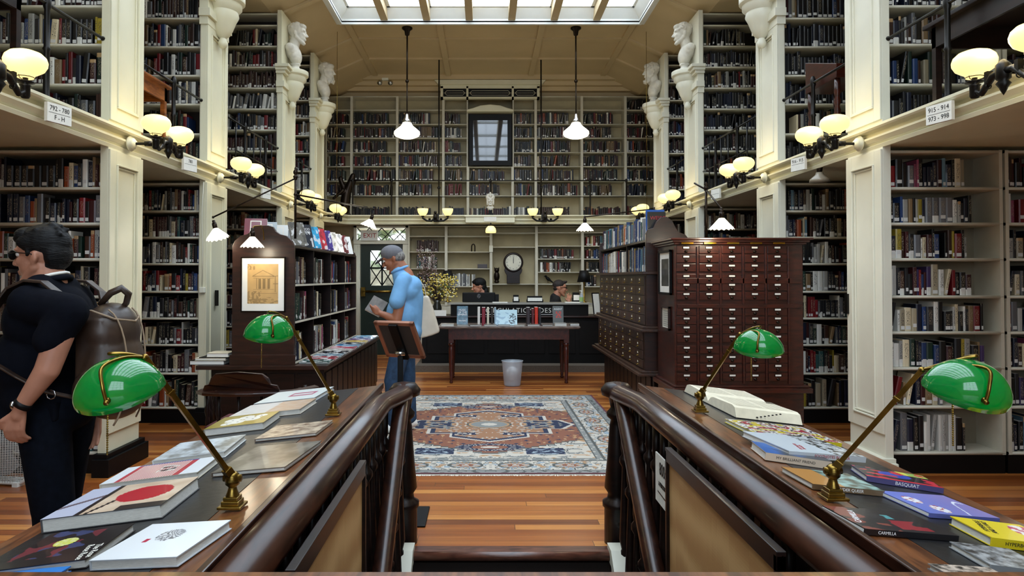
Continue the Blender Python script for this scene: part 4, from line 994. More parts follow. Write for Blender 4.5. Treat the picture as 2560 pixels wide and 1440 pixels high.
# ================================================================== RUG
RCX,RCY,RHW,RHH=.05,6.70,1.27,1.68
def rugcol(x,y):
    dx,dy=x-RCX,y-RCY; ax,ay=abs(dx),abs(dy); e=min(RHW-ax,RHH-ay); n=nz2
    iv=lin('#b9b2a6'); rd=lin('#80523f'); tn=lin('#a88460'); nv=lin('#232c44'); gr=lin('#7d7f7c'); dg=lin('#4f524f'); bl=lin('#8c9aa3'); dr=lin('#63333a')
    if e<.02: return dr
    if e<.09:
        return dg if n(ax*22,ay*22,1)>.18 else gr
    if e<.36:
        if e<.10 or e>.35: return dg
        s=(ax if RHH-ay<RHW-ax else ay); q=e
        k=math.hypot(((s+.02)%.42-.21)/.14,(q-.225)/.085)
        if k<.45: return iv if k<.2 else rd
        if k<.8: return tn if (math.atan2(q-.225,(s+.02)%.42-.21)*4%2)<1 else bl
        if k<1.0: return dg
        t=n(ax*17,ay*17,2)
        return bl if t>.28 else (dg if .10<t<.17 else (tn if t<-.35 else (gr if t<-.2 else iv)))
    if e<.43: 
        return (dg if (e<.375 or e>.415) else (iv if n(ax*30,ay*30,3)>.2 else gr))
    st=.07; qx=math.floor(ax/st)*st
    # red field, a long stepped hexagon; ivory corners
    if ay > 1.12-.62*qx: 
        t=n(ax*9,ay*16,4)
        if .30<ax<.62 and .93<ay<1.13: return nv if n(ax*20,ay*30,5)>-.15 else bl
        return gr if t>.22 else (tn if t<-.32 else (dg if .13<t<.17 else iv))
    if ay>1.12-.62*qx-.03: return dg
    def med(k):
        X,Y=ax*k,ay*k
        return (Y<.72-.5*X and X<.36) or (X<.58 and Y<.40) or (X<.72 and Y<.20) or (.72<=X<.84 and Y<.20*(.84-X)/.12)
    if med(1):
        if not med(1.05): return iv
        if not med(1.14): return nv
        k=math.hypot(ax/.22,ay/.18)
        if k<1: return iv if k<.35 else (gr if k<.8 else (dg if k>.92 else tn))
        if ax>.34 and ay<.20+.0*ax: 
            t=n(ax*16,ay*20,6); return nv if t>.0 else (tn if t<-.2 else gr)
        if abs(ay-.40)<.05 and .12<ax<.36: return nv if n(ax*25,ay*25,8)>-.1 else iv
        t=n(ax*24,ay*24,9); return iv if t>.33 else (gr if t<-.38 else tuple(.55*a+.45*b for a,b in zip(rd,tn)))
    k=math.hypot(ax/.26,(ay-.90)/.11)
    if k<1.15: return nv if (.6<k and (math.atan2(ay-.9,ax)*7%1)<.75) else (rd if k<.6 and k>.3 else iv)
    t=n(ax*20,ay*20,10)
    if t>.38: return tn
    if t<-.42: return nv
    return rd if n(dx*2,dy*2,11)>-.25 or t<.1 else tn
m=MB(); m.box((RCX-RHW,RCY-RHH,.001),(RCX+RHW,RCY+RHH,.010),0,lin('#4b3a36'))
colour_grid(2*RHW,2*RHH,230,300,lambda u,v:rugcol(RCX-RHW+u*2*RHW,RCY-RHH+v*2*RHH),m,M=Matrix.Translation((RCX-RHW,RCY-RHH,.0105)))
T=thing('area_rug','oriental rug with rust red medallion field, navy outlines and ivory border','rug',(0,0,0))
m.build('pile',RUGM,T)
m=MB(); rf=random.Random(5)
for s in (-1,1):
    y0=RCY+s*RHH
    for i in range(300):
        x=RCX-RHW+2*RHW*(i+.5)/300; L=.018+rf.random()*.016; m.add([(x-.003,y0,.006),(x+.003,y0,.006),(x+.003+rf.uniform(-.004,.004),y0+s*L,.002),(x-.003,y0+s*L,.002)],[(0,1,2,3)],0,lin('#d9d2c4'))
m.build('fringe',RUGM,T)

# ================================================================== TABLE IN FRONT OF THE DESK
ox,oy=.34,9.62
T=thing('display_table','long mahogany table with turned legs, covered with display books','table',(ox,oy,0))
MB().box((-.97,-.37,.762),(.97,.37,.785)).box((-.955,-.355,.75),(.955,.355,.762)).build('table_top',woodmat('grey_topped_wood','#4a3a33','#857266',.3,3,(3,12,12)),T,bevel=.004)
MB().box((-.83,-.29,.60),(.83,-.265,.75)).box((-.83,.265,.60),(.83,.29,.75)).box((-.83,-.29,.60),(-.805,.29,.75)).box((.805,-.29,.60),(.83,.29,.75)).build('apron',TABW,T,bevel=.003)
LEG=[(.02,0),(.026,.02),(.018,.035),(.026,.05),(.022,.07),(.03,.25),(.037,.45),(.036,.49),(.026,.51),(.040,.525),(.040,.545),(.028,.555)]
l0=None
for x in (-.79,.79):
    for y in (-.26,.26):
        if l0 is None:
            m=MB().lathe(LEG,n=18); m.box((-.035,-.035,.555),(.035,.035,.75)); l0=m.build('leg',TABW,T,loc=(x,y,0))
        else:
            c_=l0.copy(); COL.objects.link(c_); c_.parent=T; c_.location=(x,y,0)

# generic lying / standing books for display
def disp_book(name,label,M,w,l,t,art,spine_c,pagec=PAGES,spine='x',parent=None,group=None,hard=True,spine_text=None,cover_text=None,nx=30,ny=40,cat='book'):
    """M: frame with x along w, y along l, z out of the front cover; spine on the side x=0 ('x') or y=0 ('y')"""
    T=thing(name,label,cat,(0,0,0),0,group); T.matrix_world=M
    o=.003 if hard else 0
    px0=.004 if spine=='x' else o; py0=.004 if spine=='y' else o
    MB().box((px0,py0,.002),(w-o-.001,l-o-.001,t-.0022)).build('page_block',pagec,T)
    m=MB(); m.box((0,0,0),(w,l,.002),0,spine_c); 
    if spine=='x': m.box((0,0,.002),(.004,l,t-.002),0,spine_c)
    else: m.box((0,0,.002),(w,.004,t-.002),0,spine_c)
    m.box((0,0,t-.002),(w,l,t),0,spine_c)
    colour_grid(w,l,nx,ny,art,m,M=Matrix.Translation((0,0,t+.0003)))
    m.build('cover',ATTRG,T)
    if spine_text:
        for (s_,size,xx,mat,sx_) in spine_text:
            text(s_,size,mat,T,Matrix.Translation((xx,-.0004,t*.5))@Matrix.Rotation(R(90),4,'X'),name='spine_title',sx=sx_,extrude=.0002)
    if cover_text:
        for (s_,size,xx,yy,ang,mat,sx_) in cover_text:
            text(s_,size,mat,T,Matrix.Translation((xx,yy,t+.0008))@Matrix.Rotation(ang,4,'Z'),name='cover_title',sx=sx_,extrude=.0002)
    return T
def solid(c): c=lin(c) if isinstance(c,str) else c; return lambda u,v:c
def mixc(a,b,t): t=max(0,min(1,t)); return tuple(x*(1-t)+y*t for x,y in zip(a,b))
def photo_art(a,b,f=5,s=0,top=None):
    a,b=lin(a),lin(b)
    def g(u,v):
        c=mixc(a,b,.5+1.1*nz2(u*f,v*f,s)+.5*nz2(u*f*4,v*f*4,s+1))
        if top and v>top[0]: return lin(top[1])
        return c
    return g
nL=Vector((-(ZO-ZI)/.685,0,1)); nL=Vector(((ZI-ZO)*-1/.685*-1,0,1))
# left plane rises towards +x, right plane falls towards +x
SLP=(ZI-ZO)/.685; nL=Vector((-SLP,0,1)).normalized(); nR=Vector((SLP*.685/.635,0,1)).normalized()
def desk_book(side,label,NL,NR,F,t,art,spine_c,lift=0,**k):
    n=nL if side<0 else nR; p0=Vector((-.585,0,ZI)) if side<0 else Vector((.895,0,ZI))
    lift+=.003
    a,b,c=(at_plane(*q,n,p0+n*(t+lift)) for q in (NL,NR,F))
    u=(b-a); wv=(c-(b if side<0 else a)); w=u.length; uu=u.normalized(); l=abs((wv-uu*wv.dot(uu)).length)
    M=frame_M(a-n*t,uu,wv); return disp_book('display_book',label,M,w,l,t,art,spine_c,spine='x' if side<0 else 'y',group=None,**k)
WHT=lin('#dfe3e6')
def art_red(u,v):
    if u<.27:
        return lin('#b9bccf') if abs(v-.5-.4*(u-.15)*3)>.05 else lin('#6d5f66')
    k=math.hypot((u-.66)/.24,(v-.55)/.28)
    if k<1: return lin('#b01c2c')
    if (v<.16 and .6<u) or (.27<u<.31) or (abs(u-.36-.25*v)<.018 and v<.4) : return lin('#2c2524')
    return mixc(lin('#c3a98f'),lin('#d9c4ac'),.5+nz2(u*5,v*5))
def art_stripes(u,v):
    if u<.14 or u>.80: return WHT
    if v>.94: return lin('#33539a')
    if .45<u<.66 and .35<v<.75 and nz2(u*9,v*8,3)>-.1: return lin('#5a4a4a') if nz2(u*12,v*12,4)>0 else lin('#d8cfc6')
    if u<.18 or u>.74: return lin('#b8404a')
    return lin('#c0564f') if int(u*70)%2 else lin('#e2ddd8')
def art_flowers(u,v):
    for (cx,cy,r) in ((.3,.55,.16),(.45,.35,.15),(.5,.7,.17),(.66,.5,.16),(.75,.75,.12),(.3,.25,.12)):
        k=math.hypot((u-cx)*1.2,v-cy)
        if k<r: return lin('#5b5340') if k<r*.14 else lin('#ece9df')
    return mixc(lin('#8a7c22'),lin('#b59a35'),u)
def art_rose(u,v):
    k=math.hypot((u-.40)/.13,(v-.62)/.12)
    if k<1: return mixc(lin('#c8cf4a'),lin('#e6e2c0'),nz2(u*30,v*30)+.3)
    t=nz2(u*5,v*5,3)
    if u<.72 and v>.2 and t>.05: return lin('#384066') if nz2(u*4,v*4,8)>0 else lin('#6a2a33')
    return lin('#1c1a1e')
def art_whitecover(u,v):
    if .27<u<.33 and .44<v<.54: return lin('#b5244a')
    k=math.hypot((u-.5)/.15,(v-.62)/.17)
    if k<1: return lin('#6d7078') if (math.atan2(v-.5,u-.4)*9%1)<.5 else lin('#d3d6da')
    return lin('#e4e9ee')
desk_book(-1,'thick book with a big red circle on its cover, beside the nearest left lamp',(100,1300),(402,1262),(490,1192),.036,art_red,lin('#4e4f52'),nx=60,ny=50)
desk_book(-1,'book with red striped cover and white margin on the left desk',(248,1212),(494,1180),(548,1140),.022,art_stripes,lin('#c4bfae'),nx=70,ny=40)
desk_book(-1,'pale grey landscape photo book lying above the striped book',(380,1152),(562,1128),(638,1083),.022,photo_art('#7f7f7a','#d4dde2',4,5),WHT,nx=50,ny=40)
desk_book(-1,'dark grey brown photo book on the left desk beside the rail',(528,1183),(712,1167),(776,1104),.013,photo_art('#3c3a36','#7a756c',3,9),lin('#57493f'),nx=50,ny=40,cover_text=None)
desk_book(-1,'olive yellow book with white flowers lying on the left desk',(509,1074),(658,1056),(702,1027),.030,art_flowers,lin('#8d8678'),nx=60,ny=40)
desk_book(-1,'slim book with sepia figure drawing near the edge of left desk',(636,1098),(790,1082),(830,1050),.011,photo_art('#6e5747','#c9b8a0',6,12),lin('#7b6a5e'),nx=50,ny=40)
desk_book(-1,'thick pale tan and white patterned book at the far part of left desk',(572,1042),(750,1022),(783,996),.024,lambda u,v: mixc(lin('#d8d6d2'),lin('#c9a98c'),(u>.5)*.9+.5*nz2(u*9,v*9)),lin('#cfc4b4'),nx=50,ny=40)
desk_book(-1,'white book with a pink title band, furthest along the left desk',(634,1010),(786,994),(818,968),.020,lambda u,v: lin('#b8607c') if (.42<u<.85 and .35<v<.68) and not (.46<u<.81 and .44<v<.58) else lin('#dfe6e2'),lin('#aab4c0'),nx=50,ny=40)
desk_book(-1,'black book with blue and yellow abstract painting, at lower left corner',(-22,1428),(214,1398),(323,1309),.020,art_rose,lin('#2a2422'),nx=70,ny=60)
desk_book(-1,'white covered book with grey engraved emblem lying open edged on a dark book',(222,1402),(442,1392),(536,1302),.022,art_whitecover,lin('#b9c0c8'),nx=70,ny=60)
desk_book(-1,'bright blue book at the very bottom left corner of the desk',(-100,1450),(150,1432),(168,1416),.012,solid('#2f7fd0'),lin('#2f6fc0'),nx=4,ny=4)
# small titles lying on those covers
def cov_text(o_label,items): 
    for o in bpy.data.objects:
        if o.get('label')==o_label:
            t=o; break
    for it in items: text(it[0],it[1],it[5],t,Matrix.Translation((it[2],it[3],it[6]+.0008))@Matrix.Rotation(it[4],4,'Z'),name='cover_title',extrude=.0002)
cov_text('black book with blue and yellow abstract painting, at lower left corner',[('The Rose\nRose Rose',.022,.19,.05,R(-78),PAPER,.020)])

def art_graffiti(u,v):
    t=nz2(u*8,v*8,2); 
    if t>.2: return lin('#c8b52e')
    if t<-.25: return lin('#9c2a3a')
    return lin('#e3e0dc') if nz2(u*30,v*20,4)>-.05 else lin('#2f2b33')
def art_gaza(u,v):
    if u>.6: return lin('#2f3134') if nz2(u*14,v*14,1)>.05 else lin('#b9bfc2')
    return lin('#c3ccd2')
def art_friend(u,v): return mixc(lin('#27303d'),lin('#2f62a8'),(.6-u)*2+nz2(u*4,v*4)) if u<.75 else lin('#30363f')
def art_queer(u,v):
    if u<.45: return lin('#b07b3a')
    return mixc(lin('#8fb3ad'),lin('#3c4438'),.5+1.5*nz2(u*7,v*7,3))
def art_bas(u,v):
    if nz2(u*6,v*6,7)>.22: return lin('#c22c3c')
    if math.hypot((u-.5)/.22,(v-.55)/.25)<1: return lin('#2f46a8')
    if v>.7 and u>.6: return lin('#d8cf5a') if nz2(u*8,v*8,1)>0 else lin('#8fb25a')
    return lin('#1d1b22') if v>.12 else lin('#c22c3c')
def art_blue(u,v):
    for (cx,cy) in ((.22,.62),(.34,.24)):
        if math.hypot((u-cx)/.10,(v-cy)/.17)<1: return lin('#e9e9ee') if nz2(u*20,v*20)>-.2 else lin('#b04a4a')
    if abs(v-.3-.35*math.sin(u*9))<.03 and .6<u<.95: return lin('#dfe3f2')
    return mixc(lin('#6d7fd0'),lin('#8a7fb8'),u)
def art_carm(u,v):
    t=nz2(u*4,v*4,5)
    if .45<u<.8 and .1<v<.5 and t>-.1: return lin('#8a2430')
    if .35<u<.6 and .55<v<.75: return lin('#4f9296') if t>0 else lin('#2c2c30')
    if u<.4 and t>.1: return lin('#7a4038')
    return lin('#222126')
def art_hyp(u,v): 
    if math.hypot((u-.85)/.22,(v-.55)/.35)<1: return lin('#c44a6c') if nz2(u*9,v*9)>0 else lin('#eee7e0')
    return lin('#e6cf22')
INKB=plain('black_ink','#151515',.6); INKR=plain('red_ink','#a8202c',.6); INKW=plain('white_ink','#e8e8e8',.6)
desk_book(1,'graphic novel with tangled colourful cover and yellow spine below the dictionary',(1895,1086),(2105,1108),(1860,1052),.016,art_graffiti,lin('#d3c12a'),nx=70,ny=40)
desk_book(1,'grey comic with red spine title FOOTNOTES IN GAZA on right desk',(1975,1128),(2166,1143),(1932,1084),.020,art_gaza,lin('#c3c8cc'),lift=.017,nx=70,ny=40,spine_text=[('FOOTNOTES IN GAZA',.014,.17,INKR,1.0)],cover_text=[('FOOTNOTES\nIN GAZA',.016,.10,.08,R(70),INKR,1)])
desk_book(1,'dark blue hardback titled MY BRILLIANT FRIEND beside the rail',(1915,1131),(2080,1155),(1874,1102),.026,art_friend,lin('#c9b7a3'),nx=60,ny=40,spine_text=[('MY BRILLIANT FRIEND',.013,.10,INKB,1.0)])
desk_book(1,'brown and teal comic titled GENDER QUEER under the arm of right lamp',(2033,1210),(2212,1228),(1984,1170),.016,art_queer,lin('#6a5640'),nx=60,ny=40,spine_text=[('GENDER QUEER',.0125,.115,INKW,1.0)])
desk_book(1,'black and red graphic biography with purple spine titled BASQUIAT',(2168,1190),(2360,1221),(2106,1158),.017,art_bas,lin('#4a4672'),nx=60,ny=40,spine_text=[('BASQUIAT',.015,.12,INKW,1.0)])
desk_book(1,'periwinkle blue paperback with two white portraits near the bottom right',(2325,1283),(2500,1296),(2234,1229),.012,art_blue,lin('#5a63a8'),hard=False,nx=60,ny=50)
desk_book(1,'thin black paperback titled CARMILLA beside the desk edge',(2163,1322),(2398,1340),(2086,1266),.014,art_carm,lin('#1b1a1d'),hard=False,nx=70,ny=50,spine_text=[('CARMILLA',.0105,.06,INKW,1.0)],cover_text=[('CARMILLA',.022,.04,.09,R(65),INKW,1)])
desk_book(1,'bright yellow book titled HYPERBOLE AND A HALF at bottom right',(2480,1344),(2670,1368),(2380,1291),.022,art_hyp,lin('#d8c21e'),nx=60,ny=40,spine_text=[('HYPERBOLE AND A HALF',.0125,.105,INKB,1.0)],cover_text=[('HYPERBOLE\nAND A HALF',.018,.05,.09,R(70),INKB,1)])
desk_book(1,'grey black and white photo book in the bottom right corner',(2478,1412),(2640,1432),(2394,1356),.014,photo_art('#2c2c2e','#a8abad',6,3),lin('#8f9497'),nx=50,ny=40)
desk_book(1,'patterned book cut off by the bottom of view, below CARMILLA',(2400,1452),(2560,1462),(2376,1412),.012,photo_art('#2a2826','#c8b8a8',8,4),lin('#777777'),lift=.006,nx=40,ny=20)
# the big open dictionary
n=nR; p0=Vector((.895,0,ZI)); a=at_plane(1838,1046,n,p0); b=at_plane(2008,1066,n,p0); c=at_plane(1738,984,n,p0)
u=(b-a); l=((c-a)-u.normalized()*(c-a).dot(u.normalized())).length; w_=u.length*1.0
T=thing('open_dictionary','huge open dictionary with thumb notches lying on the right desk','book'); T.matrix_world=frame_M(a+n*.002,u,c-a)
H=lambda t:.012+.030*max(0,math.sin(math.pi*min(1,max(0,t))))**.5+.012
m=MB(); prof=[]
for i in range(25):
    v=i/24; 
    if v<.5: z=.004+.048*(1-(1-min(1,v/.09))**2)**.5 if v<.09 else .052-.004*(v-.09)/.41*2
    else: z=.004+.048*(1-(1-min(1,(1-v)/.09))**2)**.5 if v>.91 else .052-.004*(.91-v)/.41*2
    z-= .030*math.exp(-((v-.5)/.035)**2)
    prof.append((v*l,z))
m.prism([(0,.001)]+prof+[(l,.001)],.004,w_-.004,'x'); m.build('pages',plain('old_pages','#dcd4bd',.8,noise_amt=.05,scale=30),T)
MB().box((-.002,-.004,0),(w_+.002,l+.004,.003)).build('cover',BLACK,T)
m=MB()
for i in range(7): m.ball((w_*.32+i*.018,-.001+.004*(1 if i<9 else 0),.014+.0045*i),(.006,.004,.003),n=8)
m.build('thumb_notches',BLACK,T)
m=MB(); 
for j in range(14):
    y=l*.08+j*l*.025; m.box((.02,y,.0525),(w_*.48,y+.0015,.0532)); m.box((w_*.52,y,.0525),(w_-.02,y+.0015,.0532))
    y=l*.56+j*l*.025; m.box((.02,y,.0525),(w_*.48,y+.0015,.0532)); m.box((w_*.52,y,.0525),(w_-.02,y+.0015,.0532))
m.build('print_lines',plain('grey_print','#aaa595',.9),T)

# ================================================================== LEFT: chair, fan, binders ; magazines
T=thing('captains_chair','dark wooden captain\'s chair with low curved back and red seat behind the left desk','chair',(-1.58,4.62,0))
m=MB(); pts=[]
for i in range(21):
    a=R(200)-R(220)*i/20; pts.append((-.0+.32*math.cos(a),-.02-.27*math.sin(a)*-1*-1,.70))
pts=[(-.36,.30,.66),(-.345,.18,.67),(-.33,.05,.68),(-.30,-.08,.69),(-.22,-.19,.70),(-.1,-.245,.705),(.0,-.255,.705),(.1,-.245,.705),(.22,-.19,.70),(.30,-.08,.69),(.33,.05,.68),(.345,.18,.67),(.36,.30,.66)]
vs=[]; fs=[]
for i,p in enumerate(pts):
    q=Vector(p); d=(Vector(pts[min(i+1,12)])-Vector(pts[max(i-1,0)])).normalized(); nx=Vector((d.y,-d.x,0))
    for (s_,z) in ((-.032,-.014),(.032,-.014),(.036,.006),(.0,.016),(-.036,.006)): vs.append(q+nx*s_+Vector((0,0,z)))
for i in range(12):
    for k in range(5): fs.append((i*5+k,i*5+(k+1)%5,(i+1)*5+(k+1)%5,(i+1)*5+k))
m.add(vs,fs+[(4,3,2,1,0),(60,61,62,63,64)]); m.build('arm_rail',MAHOG,T,bevel=.006)
m=MB(); top=[(-.25,0),(-.235,.035),(-.20,.045),(-.185,.085),(-.15,.115),(0,.13),(.15,.115),(.185,.085),(.20,.045),(.235,.035),(.25,0)]
vs=[];N=len(top)
for dy in (-.012,.012):
    for (x,z) in top: vs.append((x,-.245+.35*x*x*3.2+dy,.715+z))
fs=[tuple(range(N)),tuple(range(2*N-1,N-1,-1))]+[(i,i+N,i+1+N,i+1) for i in range(N-1)]+[(0,N-1,2*N-1,N)]
m.add(vs,fs); m.build('crest_rail',MAHOG,T,bevel=.003)
for (x,y) in ((-.27,-.12),(-.15,-.22),(0,-.25),(.15,-.22),(.27,-.12),(-.335,.10),(.335,.10),(-.345,.22),(.345,.22)):
    MB().lathe([(.012,0),(.015,.05),(.011,.08),(.02,.12),(.011,.16),(.013,.24)],(x*.92,y*.9,.45),10).build('spindle',MAHOGD,T)
MB().box((-.27,-.22,.425),(.27,.26,.45)).build('seat_frame',MAHOGD,T,bevel=.02)
MB().box((-.24,-.19,.45),(.24,.235,.485)).build('seat_cushion',plain('dark_red_cushion','#4a0f18',.8),T,bevel=.015)
for (x,y) in ((-.22,-.18),(.22,-.18),(-.22,.22),(.22,.22)):
    MB().lathe([(.015,0),(.02,.1),(.025,.2),(.018,.24),(.024,.30),(.02,.43)],(x,y,0),12).build('leg',MAHOGD,T)

T=thing('box_fan','white round-cornered box fan with wire grille on the floor behind the backpack man','fan',(-3.42,4.78,0),R(-8))
m=MB(); S=.27; C=.10; loop=[]
for (cx,cz,a0) in ((S-C,2*S-C,0),(-(S-C),2*S-C,90),(-(S-C),C,180),(S-C,C,270)):
    for k in range(6): a=R(a0+k*18); loop.append((cx+C*math.cos(a),0,cz+.02+C*math.sin(a)))
m.tube(loop,.014,closed=True,n=8); m.tube([(x,.10,z) for x,y,z in loop],.014,closed=True,n=8)
n_=len(loop); m.add([(x*1.02,-.005,z) for x,y,z in loop]+[(x*1.02,.105,z) for x,y,z in loop],[(i,(i+1)%n_,n_+(i+1)%n_,n_+i) for i in range(n_)]); m.build('housing',WHITE,T)
m=MB()
for i in range(1,27):
    x=-S+2*S*i/27; h=S if abs(x)<S-C else S-C+math.sqrt(max(0,C*C-(abs(x)-(S-C))**2)); m.cyl((x,-.012,S+.02-h),(x,-.012,S+.02+h),.0016,n=5)
for i in range(1,45):
    z=-S+2*S*i/45; h=S if abs(z)<S-C else S-C+math.sqrt(max(0,C*C-(abs(z)-(S-C))**2)); m.cyl((-h,-.010,S+.02+z),(h,-.010,S+.02+z),.0014,n=5)
m.build('front_grille',WHITE,T)
for k in range(5):
    a=k*R(72); m=MB(); M=Matrix.Translation((0,.05,S+.02))@Matrix.Rotation(a,4,'Y')
    m.add([(.03,-.02,-.02),(.22,-.03,-.09),(.24,-.01,.0),(.20,.02,.07),(.04,.02,.03),(.03,-.016,-.02),(.22,-.026,-.09),(.24,-.006,.0),(.20,.024,.07),(.04,.024,.03)],[(0,1,2,3,4),(9,8,7,6,5),(0,5,6,1),(1,6,7,2),(2,7,8,3),(3,8,9,4)],M=M); m.build('blade',plain('grey_fan_blade','#8d9092',.4) if k==0 else bpy.data.materials['grey_fan_blade'],T)
MB().lathe([(.05,-.03),(.05,.03)],n=16,M=Matrix.Translation((0,.05,S+.02))@Matrix.Rotation(R(90),4,'X')).build('hub',bpy.data.materials['grey_fan_blade'],T)
MB().box((-.2,-.03,0),(-.16,.13,.03)).box((.16,-.03,0),(.2,.13,.03)).build('foot',WHITE,T)
z=.678
for i,(w_,d_,h_,dx,lab) in enumerate(((.30,.22,.038,-.06,'thick white paged ledger at the bottom of the stack left of end panel'),(.27,.22,.020,-.03,'thin white ledger second in the stack left of the end panel'),(.26,.21,.007,-.0,'thin grey folder near the top of the stack left of end panel'),(.19,.2,.035,.03,'white boxed volume with oval mark topping the stack left of end panel'))):
    T=thing('ledger',lab,'book',(-2.39+dx,6.14,z)); MB().box((-w_/2,-d_/2,.003),(w_/2-.004,d_/2,h_-.003)).build('page_block',WHITE,T); MB().box((-w_/2-.003,-d_/2-.004,0),(w_/2,d_/2,.003)).box((-w_/2-.003,-d_/2-.004,h_-.003),(w_/2,d_/2,h_)).build('cover',bpy.data.materials['old_pages'] if i%2 else BLACK,T); z+=h_+.001
RM=random.Random(21)
magc=['#2d4a44','#9c2f3a','#6d8793','#1f1f24','#b9b1a6','#b8455c','#3f7fa8','#3a3a3f','#c9a84a','#7a5a86','#2f6fa8','#5ea0c0']
names=['green and white MYSTERY','dark red','blue grey','black','beige','pink red','sky blue','charcoal','yellow','purple','bright blue','pale turquoise']
for i in range(12):
    y=6.10+i*.235; a=lin(magc[i]); M=frame_M((-1.655,y,.679),(1,.02*RM.uniform(-1,1),0),(0,1,0))
    M=M@Matrix.Rotation(R(2.0),4,'X')
    def mart(u,v,a=a,i=i): 
        t=nz2(u*4+i,v*4,i); return mixc(a,lin('#dcdad6'),.9) if t>.18 else (mixc(a,(.02,.02,.02),.6) if t<-.25 else a)
    disp_book('magazine','%s paperback lying %s along the counter of the left display bookcase'%(names[i],ordn(i+1)),M,.27,.19,.013,mart,mixc(a,lin('#dddddd'),.3),spine='y',hard=False,group='paperbacks laid along the display counter',nx=14,ny=10,spine_text=[('THE MYSTERY',.011,.10,INKW,1)] if i==0 else None)
# face-out books leaning on top of the left bookcase
toplist=[('grey','#6d6a62','grey photographic'),('navy','#1c2330','BLOOD SISTERS'),('sky','#2f9cc8','sky blue'),('red','#c0313f','bright red'),('purple','#4a3a86','purple'),('cream','#c8c4bc','cream and grey'),('white','#dcdcdc','white portrait'),('maroon','#6a2a2e','maroon'),('white','#e2e2e0','black bird')]
for i,(k,cx,nm) in enumerate(toplist):
    y=6.28+i*.28; p=Vector((-1.775,y,1.742)); a=lin(cx)
    M=Matrix.Translation(p)@Matrix.Rotation(R(48),4,'Z')@Matrix.Rotation(R(90-20),4,'X')
    def ta(u,v,a=a,i=i):
        if i==8: return (.03,.03,.03) if (abs(u-.5)<.22 and abs(v-.5-.8*abs(u-.5))<.06) else a
        t=nz2(u*4+i,v*4,i+3); return mixc(a,lin('#dddddd'),.75) if t>.22 else (mixc(a,(.02,.02,.02),.5) if t<-.2 else a)
    disp_book('display_book','%s book standing face out, %s along the top of left bookcase'%(nm,ordn(i+1)),M,.155,.235,.022,ta,mixc(a,(.7,.7,.7),.3),spine='x',group='face-out books on top of the display bookcase',nx=16,ny=22,cover_text=[('BLOOD\nSISTERS',.034,.078,.17,0,INKW,1)] if i==1 else None)
for i,(cx,nm,y) in enumerate((('#6e1626','dark red and cream',6.22),('#9aa3a6','pale grey',6.62),('#c4c4c0','white',7.0),('#5a5f62','grey spined',7.35))):
    p=Vector((-2.20,y,1.742)); a=lin(cx); M=Matrix.Translation(p)@Matrix.Rotation(R(12),4,'Z')@Matrix.Rotation(R(68),4,'X')
    disp_book('display_book','%s book leaning, %s on the alcove side atop left bookcase'%(nm,ordn(i+1)),M,.20 if i==0 else .17,.265,.03,(lambda u,v,a=a: a if not (.25<u<.75 and .2<v<.9 and not(.28<u<.72 and .23<v<.87)) else lin('#cfc6b8')),lin('#c8c4b8'),spine='x',group='leaning books on the display bookcase',nx=20,ny=24)
# black and blue books topping the right island
M=Matrix.Translation((1.562,6.495,1.817))@Matrix.Rotation(R(90),4,'X')
disp_book('display_book','black book with red title WEIRD facing out at end of blue book shelf',M,.17,.26,.02,solid('#101014'),lin('#101014'),nx=2,ny=2,cover_text=[('WEIRD',.05,.10,.20,0,INKR,1)])
M=Matrix.Translation((1.560,6.56,1.817))@Matrix.Rotation(R(90),4,'X')
disp_book('display_book','tall bright blue book behind the black one at end of blue book shelf',M,.175,.285,.03,solid('#1c56a8'),lin('#1c56a8'),nx=2,ny=2)

# ================================================================== EASEL STAND, BIN
T=thing('sign_stand','black floor stand holding a copper framed board turned away from the camera','stand',(-.51,4.16,0))
MB().box((-.17,-.19,0),(.17,.15,.012)).build('base_plate',BLACK,T,bevel=.01)
MB().box((-.022,-.022,.012),(.022,.022,.80)).box((-.016,-.016,.80),(.016,.016,1.0)).build('pole',BLACK,T,bevel=.002)
Mt=Matrix.Translation((0,-.03,1.075))@Matrix.Rotation(R(-24),4,'Z')@Matrix.Rotation(R(34),4,'X')@Matrix.Diagonal((.97,.97,.97,1))
m=MB()
for (a,b_) in (((-.14,-.012,-.14),(-.112,.01,.14)),((.112,-.012,-.14),(.14,.01,.14)),((-.14,-.012,-.14),(.14,.01,-.115)),((-.14,-.012,.115),(.14,.01,.14))): m.box(a,b_,M=Mt)
m.build('frame',plain('copper_frame','#a87862',.35,.6),T,bevel=.002); MB().box((-.115,-.004,-.118),(.115,.006,.118),M=Mt).build('board',plain('brown_board','#3a2f28',.8),T)
MB().box((-.03,-.03,-.14),(.03,-.012,.13),M=Mt).build('bracket',BLACK,T,bevel=.002); MB().cyl((-.03,-.02,.99),(.03,-.02,.99),.016).build('clamp',CHROME,T)
T=thing('waste_basket','translucent grey plastic waste bin under the display table','bin',(.38,9.16,0))
sh=MB().lathe([(.0,.004),(.105,.004),(.112,.02),(.14,.325),(.147,.33),(.147,.337),(.138,.337)],n=32,cap=False).build('bin',BINM,T)
MB().ball((0,0,.16),(.09,.09,.10),n=12).build('bin_liner',plain('crumpled_liner','#cfd2d4',.5,noise_amt=.2,scale=20,bump=1),T)

